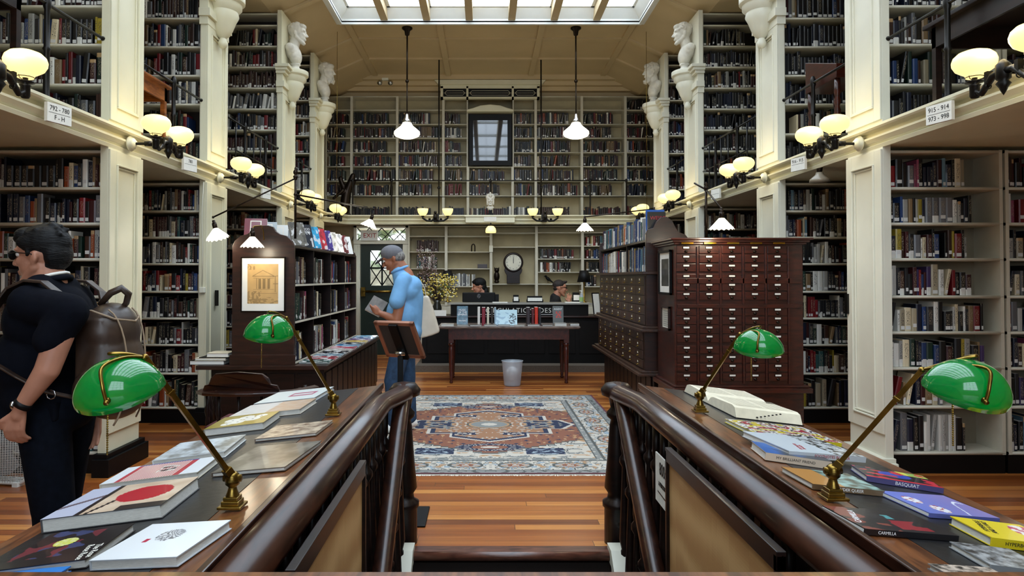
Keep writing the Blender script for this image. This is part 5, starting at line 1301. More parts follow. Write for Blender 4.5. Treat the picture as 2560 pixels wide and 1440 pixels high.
# ================================================================== ISSUE DESK
ox,oy=.45,11.0
T=thing('circulation_desk','long black panelled circulation desk on a carpeted step','desk',(ox,oy,.10))
def lb2(name,a,b,mat,bev=.004): return MB().box((a[0]-ox,a[1]-oy,a[2]-.10),(b[0]-ox,b[1]-oy,b[2]-.10)).build(name,mat,T,bevel=bev)
BLKW=woodmat('black_painted_wood','#060504','#0e0a08',.55,2,(2,8,8),coat=0,bump=0,spec=.2)
lb2('lower_body',(-.98,10.75,.10),(1.98,11.25,.82),BLKW)
m=MB()
for i in range(6): x=-.90+i*.48; m.box((x-ox,10.738-oy,.15),(x+.42-ox,10.75-oy,.66))
m.build('front_panels',BLKW,T,bevel=.004)
lb2('lower_counter',(-1.02,10.70,.82),(2.05,11.35,.845),MAHOG)
lb2('upper_body',(-.53,10.82,.845),(1.66,11.15,1.02),BLKW); lb2('upper_counter',(-.57,10.78,1.02),(1.72,11.33,1.045),plain('grey_counter_top','#8a8880',.4))
text('CIRCULATION  DESK',.105,PAPER,T,frame_M((.585-ox,10.8185-oy,.925-.10),(1,0,0),(0,0,1)),sx=1.0,space=1.15)
MB().box((-.1-ox,10.815-oy,.862-.10),(1.25-ox,10.82-oy,.868-.10)).build('white_rule',PAPER,T)
def on_desk(x,y,z=1.046): return (x,y,z)
def X_(px,D): return (px-VX)/FPX*D
def Z_(py,D): return CAMZ+(HY-py)/FPX*D
D_=11.0
T=thing('monitor','black computer monitor seen from behind on the circulation desk','monitor',(X_(1197,11.2),11.2,1.046))
MB().box((-.27,-.02,.0),(.27,.02,.16)).build('case',BLACK,T,bevel=.012); 
m=MB(); m.tube([(.028*math.cos(t*.3927),-.0215,.10+.028*math.sin(t*.3927)) for t in range(16)],.002,closed=True,n=5); m.build('logo_ring',CHROME,T)
text('DELL',.018,CHROME,T,frame_M((0,-.0215,.10),(1,0,0),(0,0,1)))
MB().box((.27,.0,0),(.33,.02,.13)).build('side_screen',BLACK,T)
def table_lamp(label,x,y,z,lit):
    T=thing('table_lamp',label,'lamp',(x,y,z)); MB().lathe([(.05,0),(.05,.01),(.014,.02),(.012,.30),(.02,.32),(.008,.34),(.008,.40)],n=14).build('stem',BRASS,T)
    sh=MB().lathe([(.115,.33),(.07,.52)],n=28,cap=False).build('lamp_shade',BLACK,T); so=sh.modifiers.new('t','SOLIDIFY'); so.thickness=.003
    MB().ball((0,0,.39),.022,n=10).build('bulb',BULB,T); lamp('bulb_light',T,(0,0,.355),3.0*LAMPK,(1,.8,.45),.04)
table_lamp('brass lamp with conical black shade at the catalogue end of circulation desk',X_(1460,11.1),11.1,1.046-.12+.04+.08,1)
table_lamp('black shaded lamp behind the yellow flowers on the circulation desk',X_(1119,11.24),11.24,1.046,1)
T=thing('soap_bottle','clear pump bottle of hand sanitizer with green label beside the brass lamp','bottle',(X_(1453,11.0),10.98,1.046))
MB().lathe([(.03,0),(.034,.01),(.034,.11),(.014,.14),(.014,.155)],n=16).build('bottle',BINM,T); MB().cyl((0,0,.155),(0,0,.19),.005).box((-.035,-.006,.185),(.012,.006,.195)).build('pump',WHITE,T); MB().lathe([(.0345,.02),(.0345,.09)],n=16,cap=False).build('label',plain('green_label','#8fae6a',.6),T)
for (px,y_,w_,h_,c_,nm,lab) in ((1290,11.15,.11,.12,BLACK,'card_holder','black holder with white cards in the middle of circulation desk'),(1337,11.2,.27,.10,BLACK,'paper_tray','black stacked paper tray on the circulation desk'),(1440,11.22,.13,.16,BLACK,'pencil_cup','black file box beside the waving person')):
    T=thing(nm,lab,'tray' if 'tray' in nm else 'holder',(X_(px,y_),y_,1.046)); MB().box((-w_/2,-.06,0),(w_/2,.06,h_*.45)).box((-w_/2+.01,.02,h_*.45),(w_/2-.01,.055,h_)).build('body',c_,T,bevel=.004); MB().box((-w_/2+.015,-.065,h_*.2),(w_/2-.02,-.061,h_*.75)).build('papers',PAPER,T)
for (xp,lab) in ((1250,'loose pile of papers on the circulation desk beside the monitor'),(1430,'small white notepad at the catalogue end of circulation desk')):
    T=thing('paper_pad',lab,'paper',(X_(xp,10.95),10.95,1.046)); MB().box((-.12,-.08,0),(.12,.08,.012)).build('sheets',PAPER,T)
T=thing('picture_stand','white notice in thin black easel frame at the catalogue end of desk','sign',(X_(1484,10.9)+.05,10.86,.853))
MB().box((-.07,0,0),(.09,.012,.36)).build('frame',BLACK,T,rot=(R(-8),0,R(35))); MB().box((-.055,-.003,.02),(.075,.0,.34)).build('sheet',PAPER,T,rot=(R(-8),0,R(35)))
# flowers
T=thing('flower_arrangement','tall vase of yellow forsythia and pale branches with small card at desk end','flowers',(X_(1096,10.95)-.02,10.95,.847))
MB().lathe([(.05,0),(.07,.03),(.075,.12),(.05,.2),(.055,.24),(.05,.24)],n=18).build('vase',plain('dark_vase','#2a2a24',.2),T)
rfw=random.Random(9); m=MB(); fl=MB(); pk=MB(); gl=MB()
YEL=lin('#e6cf62'); WHI=lin('#f0eccb'); PNK=lin('#a58c8a'); GRN=lin('#5d6b38')
for i in range(70):
    a=rfw.uniform(0,6.28); r=rfw.uniform(.05,.30); h=rfw.uniform(.28,.62); x=-.08 if r>.2 else 0
    e=Vector((r*math.cos(a)+.02,r*math.sin(a)*.4,h)); m.tube([(0,0,.18),e*.55+Vector((0,0,.12)),e],.003,n=4)
    for k in range(7):
        q=e+Vector([rfw.uniform(-.06,.06) for _ in range(3)]); fl.ball(q,(.014,.012,.012),n=6,col=YEL if rfw.random()<.75 else WHI)
    if i%3==0: q=e*.6+Vector((0,0,.12)); gl.ball(q,(.035,.01,.018),n=6,col=GRN)
for i in range(26):
    e=Vector((rfw.uniform(-.34,-.02),rfw.uniform(-.1,.1),rfw.uniform(.7,1.12))); m.tube([(0,0,.2),e*.5+Vector((0,0,.15)),e],.0035,n=4)
    for k in range(10): q=e*rfw.uniform(.6,1)+Vector([rfw.uniform(-.07,.07) for _ in range(3)])+Vector((0,0,.04)); pk.ball(q,.009,n=6,col=PNK)
m.build('stems',plain('twig_brown','#4a3a28',.8),T); tag(fl.build('blossoms',ATTR,T),'yellow and cream blossoms',kind='stuff'); tag(pk.build('pale_buds',ATTR,T),'dusty pink buds',kind='stuff'); tag(gl.build('leaves',ATTR,T),kind='stuff')
T=thing('small_card','white folded card standing before the flowers','card',(X_(1103,10.72)-.02,10.715,.847)); MB().box((-.10,0,0),(.10,.006,.09)).build('card',PAPER,T)
T=thing('basket','low dark red woven basket under the card','basket',(X_(1106,10.72)-.03,10.79,.847)); MB().lathe([(.06,0),(.075,.05),(.07,.05),(.055,.01)],n=20,cap=False).build('basket',plain('red_wicker','#6a2420',.8,bump=1,scale=60),T)
# things on the display table
def tb(label,px,y,w,h,t,c,art=None,lean=-8,ctext=None,rotz=0,nx=14,ny=20,scol=None,z=.786):
    M=Matrix.Translation((X_(px,y)-w/2,y,z+.001))@Matrix.Rotation(R(rotz),4,'Z')@Matrix.Rotation(R(90+lean),4,'X')
    return disp_book('display_book',label,M,w,h,t,art or solid(c),scol or lin(c) if isinstance(c,str) else c,nx=nx,ny=ny,cover_text=ctext)
tb('teal book MUSIC OF THE SPHERES standing at the end of the display table',1156,9.62,.155,.26,.025,'#35586a',photo_art('#27485c','#4f7788',5,3),-10,[('MUSIC\nOF THE\nSPHERES',.036,.078,.17,0,INKW,1),('MASTERS',.026,.078,.05,0,INKW,1)])
tb('grey thriller AGENT with red hand standing at the catalogue end of display table',1395,9.62,.15,.26,.03,'#55595a',lambda u,v: lin('#b0332c') if .25<u<.8 and .35<v<.68 and nz2(u*9,v*9)>-.05 else lin('#4f5352'),-10,[('AGENT',.036,.075,.215,0,INKW,1)])
tb('wide pale blue watercolour card standing in the middle of the display table',1266,9.50,.30,.215,.008,'#b9d3dc',lambda u,v: lin('#3f5560') if (u>.55 and math.hypot((u-.78)/.18,(v-.4)/.35)<1 and nz2(u*9,v*12,2)>-.05) else (lin('#8fb0c4') if nz2(u*5,v*5)>.15 and u<.6 else lin('#b5d4de')),-10,nx=50,ny=36)
def spine_std(label,px,y,w,h,c,txt=None,tc=None):
    T=thing('display_book',label,'book',(X_(px,y),y,.787)); cc=lin(c); m=MB(); b=dict(x=-w/2,y=0,z=0,w=w,h=h,d=.15,c=cc,tilt=0,M=None,band=.5,sq=False,st=False); book_geo(b,m,False,True); m.build('cover',BOOKM,T)
    MB().box((-w/2+.003,.006,h),(w/2-.003,.147,h+.0005)).build('page_block',PAGES,T)
    if txt: text(txt,w*.62,tc or INKW,T,frame_M((0,-.0006,h*.55),(0,0,-1),(1,0,0)),name='spine_title')
for a in (('slim white book standing first in the row on display table',1197,9.5,.035,.25,'#d8d2ca'),('dark red book standing second in the row on display table',1209,9.5,.048,.245,'#7a1c2c'),('cream book standing third in the row on display table',1220,9.5,.030,.245,'#d3cdb8'),('black spined book standing fourth in row on display table',1230,9.5,.030,.245,'#2c2622'),('pale blue book standing fifth in the row on display table',1238,9.5,.024,.245,'#9cb4c4'),
          ('dark purple book standing right of the watercolour card',1321,9.5,.05,.245,'#2f2428'),('maroon book standing two right of watercolour card',1332,9.5,.03,.23,'#5a2026'),('bright red book standing right of watercolour card',1341,9.5,.042,.25,'#c8301c'),('charcoal book standing beside the bright red book',1350,9.5,.03,.24,'#26262a')): spine_std(*a)
flat=[(1122,.20,.03,'#cfc9bc','cream hardback lying at the door end of display table'),(1160,.19,.014,'#77736c','thin grey book lying before the teal book'),(1192,.19,.018,'#3a3634','dark book lying below the row of spines'),(1228,.20,.02,'#4c4a44','olive grey book lying left of the watercolour card'),(1262,.20,.018,'#2c3038','navy book lying in front of watercolour card'),(1300,.17,.014,'#a9a49a','light grey book lying right of watercolour card'),(1336,.20,.022,'#3c3232','brown black book lying below the red book'),(1370,.17,.016,'#4a4a48','thin charcoal book lying left of thick white one'),(1404,.19,.038,'#c4bfb4','thick white paged book lying at catalogue end of display table'),(1428,.15,.030,'#5d5850','grey bound book lying at the far catalogue end of display table')]
for (px,w_,t,c,lab) in flat:
    y_=9.30 if px<1390 else 9.32; M=frame_M((X_(px,9.35)-w_/2,y_,.787),(1,RM.uniform(-.06,.06),0),(0,1,0))
    if px==1428: M=frame_M((X_(px,9.35)-w_/2+.06,9.36,.787),(1,0,0),(0,1,0))
    disp_book('display_book',lab,M,w_*.86,.13,t,photo_art(c,'#8a857c',5,px),lin(c),spine='x',nx=8,ny=8)

# ================================================================== ON THE BACK WALL SHELVES
T=thing('wall_clock','round dark wooden wall clock with roman numerals and shaped lower case','clock',(X_(1283,12.55),12.50,1.34))
zc=Z_(656,12.5)-1.34; MX=Matrix.Translation((0,0,zc))@Matrix.Rotation(R(90),4,'X')
MB().lathe([(.0,-.03),(.175,-.03),(.185,.0),(.18,.03),(.155,.045),(.145,.03)],n=40,M=MX,cap=False).build('case',MAHOGD,T)
MB().lathe([(.0,.028),(.147,.028)],n=40,M=MX,cap=False).build('dial',plain('cream_dial','#d6d2bf',.4),T)
for i,s_ in enumerate(['XII','I','II','III','IIII','V','VI','VII','VIII','IX','X','XI']):
    a=R(90-30*i); text(s_,.030,INKB,T,Matrix.Translation((.118*math.cos(a),-.0295,zc+.118*math.sin(a)))@Matrix.Rotation(R(90),4,'X')@Matrix.Rotation(a-R(90),4,'Z'),name='numeral')
m=MB().box((-.004,-.033,zc-.02),(.004,-.031,zc+.10)); m.build('minute_hand',INKB,T); MB().box((-.005,-.032,zc-.01),(.006,-.030,zc+.065)).build('hour_hand',INKB,T)
m=MB(); m.prism([(-.12,.0),(.12,.0),(.12,.16),(.15,.20),(.165,.25),(.15,.30),(-.15,.30),(-.165,.25),(-.15,.20),(-.12,.16)],-.02,.05,'y'); m.build('trunk',MAHOGD,T,bevel=.005)
T=thing('owl_statue','small dark owl statue on the shelf beside the clock','statue',(X_(1242,12.55),12.62,1.352)); m=MB(); m.ball((0,0,.12),(.055,.045,.10)); m.ball((0,-.01,.235),(.048,.042,.045)); m.cyl((-.035,0,.26),(-.045,0,.305),.014,.002).cyl((.035,0,.26),(.045,0,.305),.014,.002).cyl((0,-.04,.235),(0,-.065,.22),.012,.002).ball((0,0,.02),(.05,.045,.03)); m.build('owl',BRONZE,T,remesh=.006,smooth_it=2)
T=thing('crow_figurine','black bird figurine on the shelf above the waving person','statue',(X_(1372,12.55),12.66,1.35)); m=MB(); M=Matrix.Rotation(R(40),4,'Y'); m.ball((0,0,.075),(.06,.026,.030),M=M); m.ball((-.045,0,.125),(.022,.02,.02)); m.cyl((-.06,0,.128),(-.09,0,.12),.008,.001).cyl((.03,0,.05),(.10,0,.0),.02,.008).cyl((-.01,-.01,.05),(-.01,-.01,0),.004).cyl((.01,.01,.05),(.01,.01,0),.004); m.build('bird',BLACK,T,remesh=.004,smooth_it=1)
T=thing('wooden_box','plain brown wooden box on the shelf near the thermostat','box',(X_(1206,12.55),12.62,1.624)); MB().box((-.09,0,0),(.09,.12,.075)).build('box',MAHOG,T,bevel=.003)
T=thing('arch_ornament','little dark arch shaped ornament on the high shelf','ornament',(X_(1183,12.55),12.62,1.932)); MB().tube([(-.03,0,.0),(-.03,0,.10),(-.02,0,.13),(0,0,.14),(.02,0,.13),(.03,0,.10),(.03,0,0)],.011).build('arch',BRONZE,T)
T=thing('thermostat','white thermostat box on the shelf divider by the clock','thermostat',(.13,12.53,Z_(630,12.5))); MB().box((-.035,0,0),(.035,.02,.12)).build('case',CREAM2,T,bevel=.004)
T=thing('exit_sign','small white EXIT sign over the garden door','sign',(-2.13,12.66,2.14)); MB().box((-.17,0,0),(.15,.03,.19)).build('box',WHITE,T); text('EXIT',.12,INKR,T,frame_M((0,-.001,.09),(1,0,0),(0,0,1)))
MB().cyl((-.0,.015,.19),(-.0,.015,.262),.006).build('stem',WHITE,T)
T=thing('air_unit','long cream box with white label plate on the gallery front below the bust','box',(.11,12.12,2.43)); MB().box((-.44,0,0),(.44,.10,.11)).box((-.46,-.02,.105),(.46,.10,.125)).build('box',CREAM,T,bevel=.006); MB().box((-.11,-.012,.02),(.11,-.004,.115)).build('label_plate',PAPER,T)
# dark framed picture on the gallery wall
T=thing('glazed_picture','tall black glazed picture under an arched cream pediment, reflecting the skylight','picture',(.125,13.45,3.67))
MB().box((-.43,0,0),(.43,.03,1.03)).build('frame',BLACK,T,bevel=.01); MB().box((-.34,-.006,.10),(.34,0,.90)).build('glass',plain('black_mirror_glass','#06080a',.03,0,1,.0),T)
m=MB(); m.prism([(-.46,1.05),(.46,1.05),(.46,1.09),(.34,1.12),(.2,1.17),(.0,1.19),(-.2,1.17),(-.34,1.12),(-.46,1.09)],-.12,.03,'y'); m.build('pediment',CREAM,T,bevel=.01)
T=thing('transom_vent','cream header with three black leaded glass lights over the gallery bookcases','window',(.12,13.4,4.99))
m=MB(); 
for (a,b_) in (((-.98,0,0),(.98,.1,.04)),((-.98,0,.21),(.98,.1,.27)),((-.98,0,0),(-.93,.1,.25)),((.93,0,0),(.98,.1,.25)),((-.47,0,0),(-.43,.1,.25)),((.43,0,0),(.47,.1,.25))): m.box(a,b_)
m.prism([(-1.02,.27),(1.02,.27),(1.10,.36),(-1.10,.36)],-.06,.1,'y'); m.build('header',CREAM,T)
MB().box((-.93,.04,.04),(.93,.05,.21)).build('dark_glass',BLACK,T)
m=MB()
for (a,b_) in ((-.93,-.47),(-.43,.43),(.47,.93)):
    c_=(a+b_)/2; w_=(b_-a)/2-.03; m.tube([(c_-w_,.035,.125),(c_-w_+.04,.035,.17),(c_+w_-.04,.035,.17),(c_+w_,.035,.125),(c_+w_-.04,.035,.08),(c_-w_+.04,.035,.08)],.006,closed=True,n=5); m.cyl((a,.035,.125),(b_,.035,.125),.004,n=5)
m.build('leading',SHELFW,T)

# ================================================================== MEZZANINE RAILS, SIGNS, FURNITURE
def edge_rail(sd,ya,yb,yp,label,extra=()):
    X=(XL-.05) if sd<0 else (XR+.05)
    T=thing('iron_rail',label,'railing',(X,ya,ZM1+.018),0,'iron rails between the mezzanine pilasters'); L=yb-ya; z=.64
    MB().cyl((0,-.01,z),(0,L+.01,z),.011).ball((0,0,z),.018,n=8).ball((0,L,z),.018,n=8).build('top_rail',IRON,T)
    for y in yp: MB().lathe([(.026,0),(.03,.02),(.02,.05),(.018,.33),(.026,.345),(.018,.36),(.017,.60),(.024,.62),(.024,.67),(.012,.70),(0,.705)],(0,y-ya,0),12).build('post',IRON,T)
    for y in extra: MB().cyl((0,y-ya,0),(0,y-ya,z),.008).build('thin_post',IRON,T)
    if extra: MB().cyl((0,extra[0]-ya,.32),(0,L,.32),.007).build('lower_rail',IRON,T)
for sd,sn in ((-1,'left'),(1,'right')):
    edge_rail(sd,3.64,5.0,(4.36,),'black iron rail with one post, above the %s call number sign'%sn)
    edge_rail(sd,5.48,6.75,(6.15,),'black iron rail between first and second %s pilasters'%sn)
    edge_rail(sd,7.28,9.26,(8.0,8.75),'black iron rail between second and third %s pilasters'%sn,(7.7,8.3,8.55,9.0))
    edge_rail(sd,9.9,11.03,(10.5,),'black iron rail between third and fourth %s pilasters'%sn)
T=thing('gallery_rail','long thin black iron rail along the back gallery','railing',(0,12.40,ZM1+.002))
MB().cyl((-2.45,0,.66),(2.62,0,.66),.011).cyl((-2.45,0,.36),(2.62,0,.36),.006).build('top_rail',IRON,T)
for x in (-2.4,-1.69,.12,1.94,2.6): MB().lathe([(.02,0),(.016,.05),(.014,.62),(.024,.64),(.024,.68),(0,.70)],(x,0,0),10).build('post',IRON,T)
def num_sign(sd,y,l1,l2,label,rz=0):
    X=XL+.085 if sd<0 else XR-.085
    T=thing('call_number_sign',label,'sign',(X,y,2.42),0); MB().box((-.012,-.09,0),(.012,.09,.118)).build('plate',PAPER,T)
    M=frame_M((.0125,0,.0),(0,1,0),(0,0,1)) if sd<0 else frame_M((-.0125,0,0),(0,-1,0),(0,0,1))
    if l1: text(l1,.042,INKB,T,M@Matrix.Translation((0,.086,0)),sx=.9)
    if l2: text(l2,.042,INKB,T,M@Matrix.Translation((0,.030,0)),sx=.9)
    MB().add([(-.08,.057,0),(.08,.057,0),(.08,.0595,0),(-.08,.0595,0)],[(0,1,2,3)],M=M).build('rule',INKB,T)
    T.rotation_euler=(0,0,R(-sd*-14) if sd<0 else R(14)); 
    if sd<0: T.rotation_euler=(0,0,R(-14))
    return T
num_sign(-1,4.27,'792 - 780','F - H','white call number sign 792 to 780, F to H on left mezzanine edge')
num_sign(1,4.24,'915 - 914','973 - 998','white call number sign 915 to 914 on the right mezzanine edge')
num_sign(-1,6.18,'780','','small white call number sign beside the second left globe lamps')
num_sign(1,6.15,'916 - 915','','small white call number sign 916 to 915 above the hanging reading lamp')
num_sign(-1,8.35,'','','faint white sign below the second left globe lamps'); num_sign(1,8.35,'','','faint white sign below the third right globe lamps')
def mez_table(label,x0,x1,y0,y1,zt,mat,th=.03,apr=.14):
    T=thing('mezzanine_table',label,'table',((x0+x1)/2,(y0+y1)/2,ZM1)); w_,d_=(x1-x0)/2,(y1-y0)/2; z=zt-ZM1
    MB().box((-w_,-d_,z-th),(w_,d_,z)).build('table_top',mat,T,bevel=.003); MB().box((-w_+.04,-d_+.04,z-th-apr),(w_-.04,-d_+.06,z-th)).box((-w_+.04,d_-.06,z-th-apr),(w_-.04,d_-.04,z-th)).box((-w_+.04,-d_+.04,z-th-apr),(-w_+.06,d_-.04,z-th)).box((w_-.06,-d_+.04,z-th-apr),(w_-.04,d_-.04,z-th)).build('apron',mat,T)
    for x in (-w_+.06,w_-.06):
        for y in (-d_+.06,d_-.06): MB().box((x-.02,y-.02,0),(x+.02,y+.02,z-th)).build('leg',mat,T)
mez_table('dark wooden table on the left mezzanine at the top corner',-3.9,-2.88,3.5,4.30,3.30,MAHOGD)
mez_table('dark wooden desk on the right mezzanine carrying a white card',3.06,4.0,3.55,4.72,3.20,MAHOGD)
mez_table('orange oak table on the second left mezzanine bay',-3.5,-2.87,5.7,6.25,3.20,OAK,.02,.12)
T=thing('small_card','white card with curved logo standing on the right mezzanine desk','card',(3.35,4.35,3.201)); MB().box((-.08,0,0),(.08,.01,.16)).build('card',plain('bluish_card','#c4d0da',.5),T)
T=thing('reading_stand','tall reddish slant top reading stand with turned legs on the right mezzanine','desk',(3.18,6.12,ZM1))
MB().prism([(-.28,.62),(.28,.62),(.28,.92),(-.28,.74)],-.14,.16,'x').build('slant_box',CABW,T,bevel=.003)
for (x,y) in ((-.11,-.24),(-.11,.24),(.13,-.24),(.13,.24)): MB().lathe([(.02,0),(.018,.02),(.024,.08),(.016,.12),(.022,.3),(.028,.34),(.018,.38),(.03,.42),(.018,.46),(.028,.5),(.024,.63)],(x,y,0),12).build('leg',CABW,T)
T=thing('pendant_lamp','dim unlit glass pendant below the right mezzanine by the second alcove','lamp',(X_(2051,6.0),6.0,ZM0))
MB().cyl((0,0,0),(0,0,-.05),.03,.02).build('fitting',BRONZE,T); MB().lathe([(.03,-.05),(.035,-.07),(.08,-.11),(.085,-.135),(.0,-.14)],n=20).build('glass_shade',plain('dull_glass','#8d8577',.2),T)
T=thing('emergency_light','small twin spot emergency light on the ceiling cornice','light',(X_(960,12.6),12.7,5.05+.10)); MB().box((-.06,-.03,.0),(.06,.03,.04)).build('case',CREAM2,T); 
for s_ in (-1,1): MB().ball((s_*.10,-.03,-.05),.05,n=12).cyl((s_*.06,0,0),(s_*.10,-.02,-.03),.01).build('spot',CHROME,T)
for (px,l) in ((841,'thin brass chain hanging from the ceiling on the left'),(1618,'thin brass chain hanging from the ceiling on the right')):
    tag(MB().cyl((0,0,-2.9),(0,0,0),.0035,n=5).build('hanging_chain',BRASS,loc=(X_(px,10.75),10.75,5.36)),l,'chain')
for sd,bi in ((-1,2),(1,2)):
    T=thing('door_latch','black iron latch plate on the %s lower pilaster'%('left' if sd<0 else 'right'),'latch',((XL+.02) if sd<0 else XR-.02,7.0 if sd<0 else 5.47,1.16)); MB().box((-.012,-.02,0),(.012,.02,.16)).build('plate',IRON,T)
T=thing('switch_box','small white switch box with cable on second left pilaster','switch',(XL-.02,6.74,1.30)); MB().box((-.02,-.03,0),(.03,.01,.055)).build('box',CREAM2,T,bevel=.004); MB().tube([(0,-.01,.055),(.005,-.012,.4),(-.005,-.012,.8),(.01,-.012,1.1)],.004).build('cable',CREAM2,T)

# ================================================================== PEOPLE AND BUSTS
def head_prims(m, M, k=1.0, ears=True, female=False, jaw=1.0):
    """head facing -x, origin at the middle of the skull"""
    def q(x,y,z): return M@Vector((x*k,y*k,z*k))
    def B(c,r,rot=None): m.ball((0,0,0),(r[0]*k,r[1]*k,r[2]*k),n=20,M=M@Matrix.Translation(Vector(c)*k)@(rot or Matrix()))
    B((.012,0,.022),(.096,.074,.092)); B((-.038,0,-.035),(.058,.058,.085)); B((-.05,0,.03),(.045,.058,.05))
    for s in (-1,1):
        roundcone(m,q(.0,s*.052,-.055),q(-.072,s*.018,-.112),.024*k,.020*k,12)
        B((-.068,s*.03,-.025),(.026,.022,.024)); 
        if ears: B((.010,s*.074,-.018),(.017,.008,.031),Matrix.Rotation(R(15),4,'Y')); B((.016,s*.081,-.012),(.012,.006,.024))
        B((-.083,s*.026,.026),(.014,.026,.009))
    B((-.078,0,-.115),(.022,.024,.018)); 
    roundcone(m,q(-.090,0,.010),q(-.118,0,-.030),.008*k,.0125*k,12); B((-.104,.011,-.036),(.012,.008,.008)); B((-.104,-.011,-.036),(.012,.008,.008))
    B((-.094,0,-.066),(.013,.022,.0065)); B((-.090,0,-.078),(.013,.019,.007))
    roundcone(m,q(.02,0,-.06),q(.045,0,-.20),.058*k,.064*k,18)
def eyes(T,M,k=1.0):
    for s in (-1,1):
        m=MB(); p=M@Vector((-.083*k,s*.030*k,.006*k)); m.ball(p,.0105*k,n=10); m.build('eye',plain('eye_white','#d8d2cc',.3) if 'eye_white' not in bpy.data.materials else bpy.data.materials['eye_white'],T)
        m=MB(); p=M@Vector((-.0925*k,s*.031*k,.006*k)); m.ball(p,(.0035*k,.005*k,.005*k),n=8); m.build('pupil',BLACK,T)
def hand_prims(m,wrist,palm_dir,across,normal,k=1.0,curl=.5,spread=.0):
    """five fingers: palm_dir towards the fingers, across towards the thumb side, normal the way they curl"""
    p=Vector(palm_dir).normalized(); a=Vector(across).normalized(); n=Vector(normal).normalized(); w=Vector(wrist)
    roundcone(m,w,w+p*.03*k,.024*k,.024*k,12)
    for s in (-1.5,-.5,.5,1.5):
        roundcone(m,w+p*.02*k+a*s*.010*k,w+p*.085*k+a*s*.0185*k,.014*k,.0115*k,10)
    for i,L in enumerate((.066,.078,.072,.056)):
        s=1.5-i; d=(p+a*s*spread); c=w+p*.088*k+a*s*.019*k; l=L*k*.42
        d1=(d+n*curl*.6).normalized(); d2=(d+n*curl*1.6).normalized(); d3=(d+n*curl*2.8).normalized()
        c1=c+d1*l; c2=c1+d2*l*.75; c3=c2+d3*l*.6
        roundcone(m,c,c1,.0095*k,.0088*k,10); roundcone(m,c1,c2,.0088*k,.0080*k,10); roundcone(m,c2,c3,.0080*k,.0068*k,10)
    b=w+p*.025*k+a*.026*k; t1=b+(p*.7+a*.7).normalized()*.038*k; t2=t1+(p*.9+a*.25+n*curl*.6).normalized()*.03*k
    roundcone(m,b-a*.008*k,t1,.0135*k,.0105*k,10); roundcone(m,t1,t2,.0105*k,.0085*k,10)

# ---- man with the backpack
y=2.9; U=lambda px,py,D=2.9: unproj(px,py,D)
T=thing('person','person in navy shirt and brown leather backpack, facing the left shelves','person',(-1.83,y,0)); O=T.location.copy()
r_=lambda v: Vector(v)-O
HM=Matrix.Translation(r_((-1.883,y,1.548)))@Matrix.Rotation(R(-4),4,'Y')
m=MB(); head_prims(m,HM)
sh=r_(U(172,780,2.70)); el=r_(U(118,925,2.66)); wr=r_(U(52,1018,2.64))
roundcone(m,sh.lerp(el,.3),el,.052,.046); roundcone(m,el,wr,.046,.027)
hand_prims(m,wr+Vector((-.004,0,-.004)),Vector((-.25,0,-1)),(-1,-.25,0),(.55,.85,0),curl=.75)
sh2=r_((-1.85,3.08,1.34)); el2=r_((-1.76,3.14,1.06)); wr2=r_((-1.74,3.06,.84)); roundcone(m,sh2,el2,.056,.047); roundcone(m,el2,wr2,.046,.027); hand_prims(m,wr2,(-.1,-.1,-1),(-1,0,0),(.3,-.6,0),curl=.6)
roundcone(m,r_((-1.855,y,1.45)),r_((-1.85,y,1.2)),.066,.09); roundcone(m,r_((-1.85,y,1.2)),r_((-1.83,y,.9)),.10,.10)
for dy,dx in ((-.095,.075),(.095,-.01)): 
    roundcone(m,r_((-1.81,y+dy,.88)),r_((-1.84+dx,y+dy,.48)),.07,.05); roundcone(m,r_((-1.84+dx,y+dy,.48)),r_((-1.82+dx,y+dy,.08)),.05,.034)
m.build('body',SKIN,T,remesh=.0052,smooth_it=3)
eyes(T,HM)
m=MB(); c=lambda x,yy,z:HM@Vector((x,yy,z))
m.ball(c(.018,0,.048),(.104,.084,.083),n=20); m.ball(c(.066,0,.0),(.052,.074,.075),n=16); m.ball(c(-.055,0,.085),(.05,.065,.038),n=14); m.ball(c(-.078,0,.072),(.028,.055,.026),n=12); m.ball(c(.04,0,-.055),(.045,.055,.04),n=12)
for s in (-1,1): m.ball(c(-.02,s*.066,.05),(.05,.018,.03),n=10); m.ball(c(-.018,s*.072,.012),(.010,.008,.025),n=8)
rh=random.Random(2)
for i in range(26):
    a=rh.uniform(0,6.28); b=rh.uniform(.1,1.4); p=c(.025+.100*math.cos(a)*math.cos(b),.078*math.sin(a)*math.cos(b),.045+.085*math.sin(b)); m.ball(p,(.016,.012,.010),n=8,M=Matrix.Rotation(rh.uniform(-.6,.6),4,'Y'))
m.build('hair',HAIR,T,remesh=.005,smooth_it=3)
m=MB()   # t-shirt
m.ball(r_((-1.845,y,1.27)),(.158,.205,.165),n=24); m.ball(r_((-1.875,y,1.09)),(.185,.20,.19),n=24); m.ball(r_((-1.86,y,.96)),(.165,.19,.13),n=24)
roundcone(m,r_((-1.835,y-.155,1.345)),r_((-1.835,y+.155,1.345)),.078,.078); roundcone(m,r_((-1.84,y-.08,1.40)),r_((-1.84,y+.08,1.40)),.065,.065)
roundcone(m,r_((-1.835,y-.15,1.34)),sh,.080,.074); roundcone(m,sh,r_(U(128,850,2.675)),.074,.066); roundcone(m,sh2,sh2.lerp(el2,.62),.08,.07); m.box(r_((-1.99,y-.16,.87)),r_((-1.72,y+.16,.95)))
m.build('tshirt',TEE,T,remesh=.008,smooth_it=5)
m=MB(); m.tube([r_((-1.858+.082*math.cos(t*.3927),y+.085*math.sin(t*.3927),1.425+.028*math.cos(t*.3927))) for t in range(16)],.013,closed=True,n=8); m.build('collar',TEE,T)
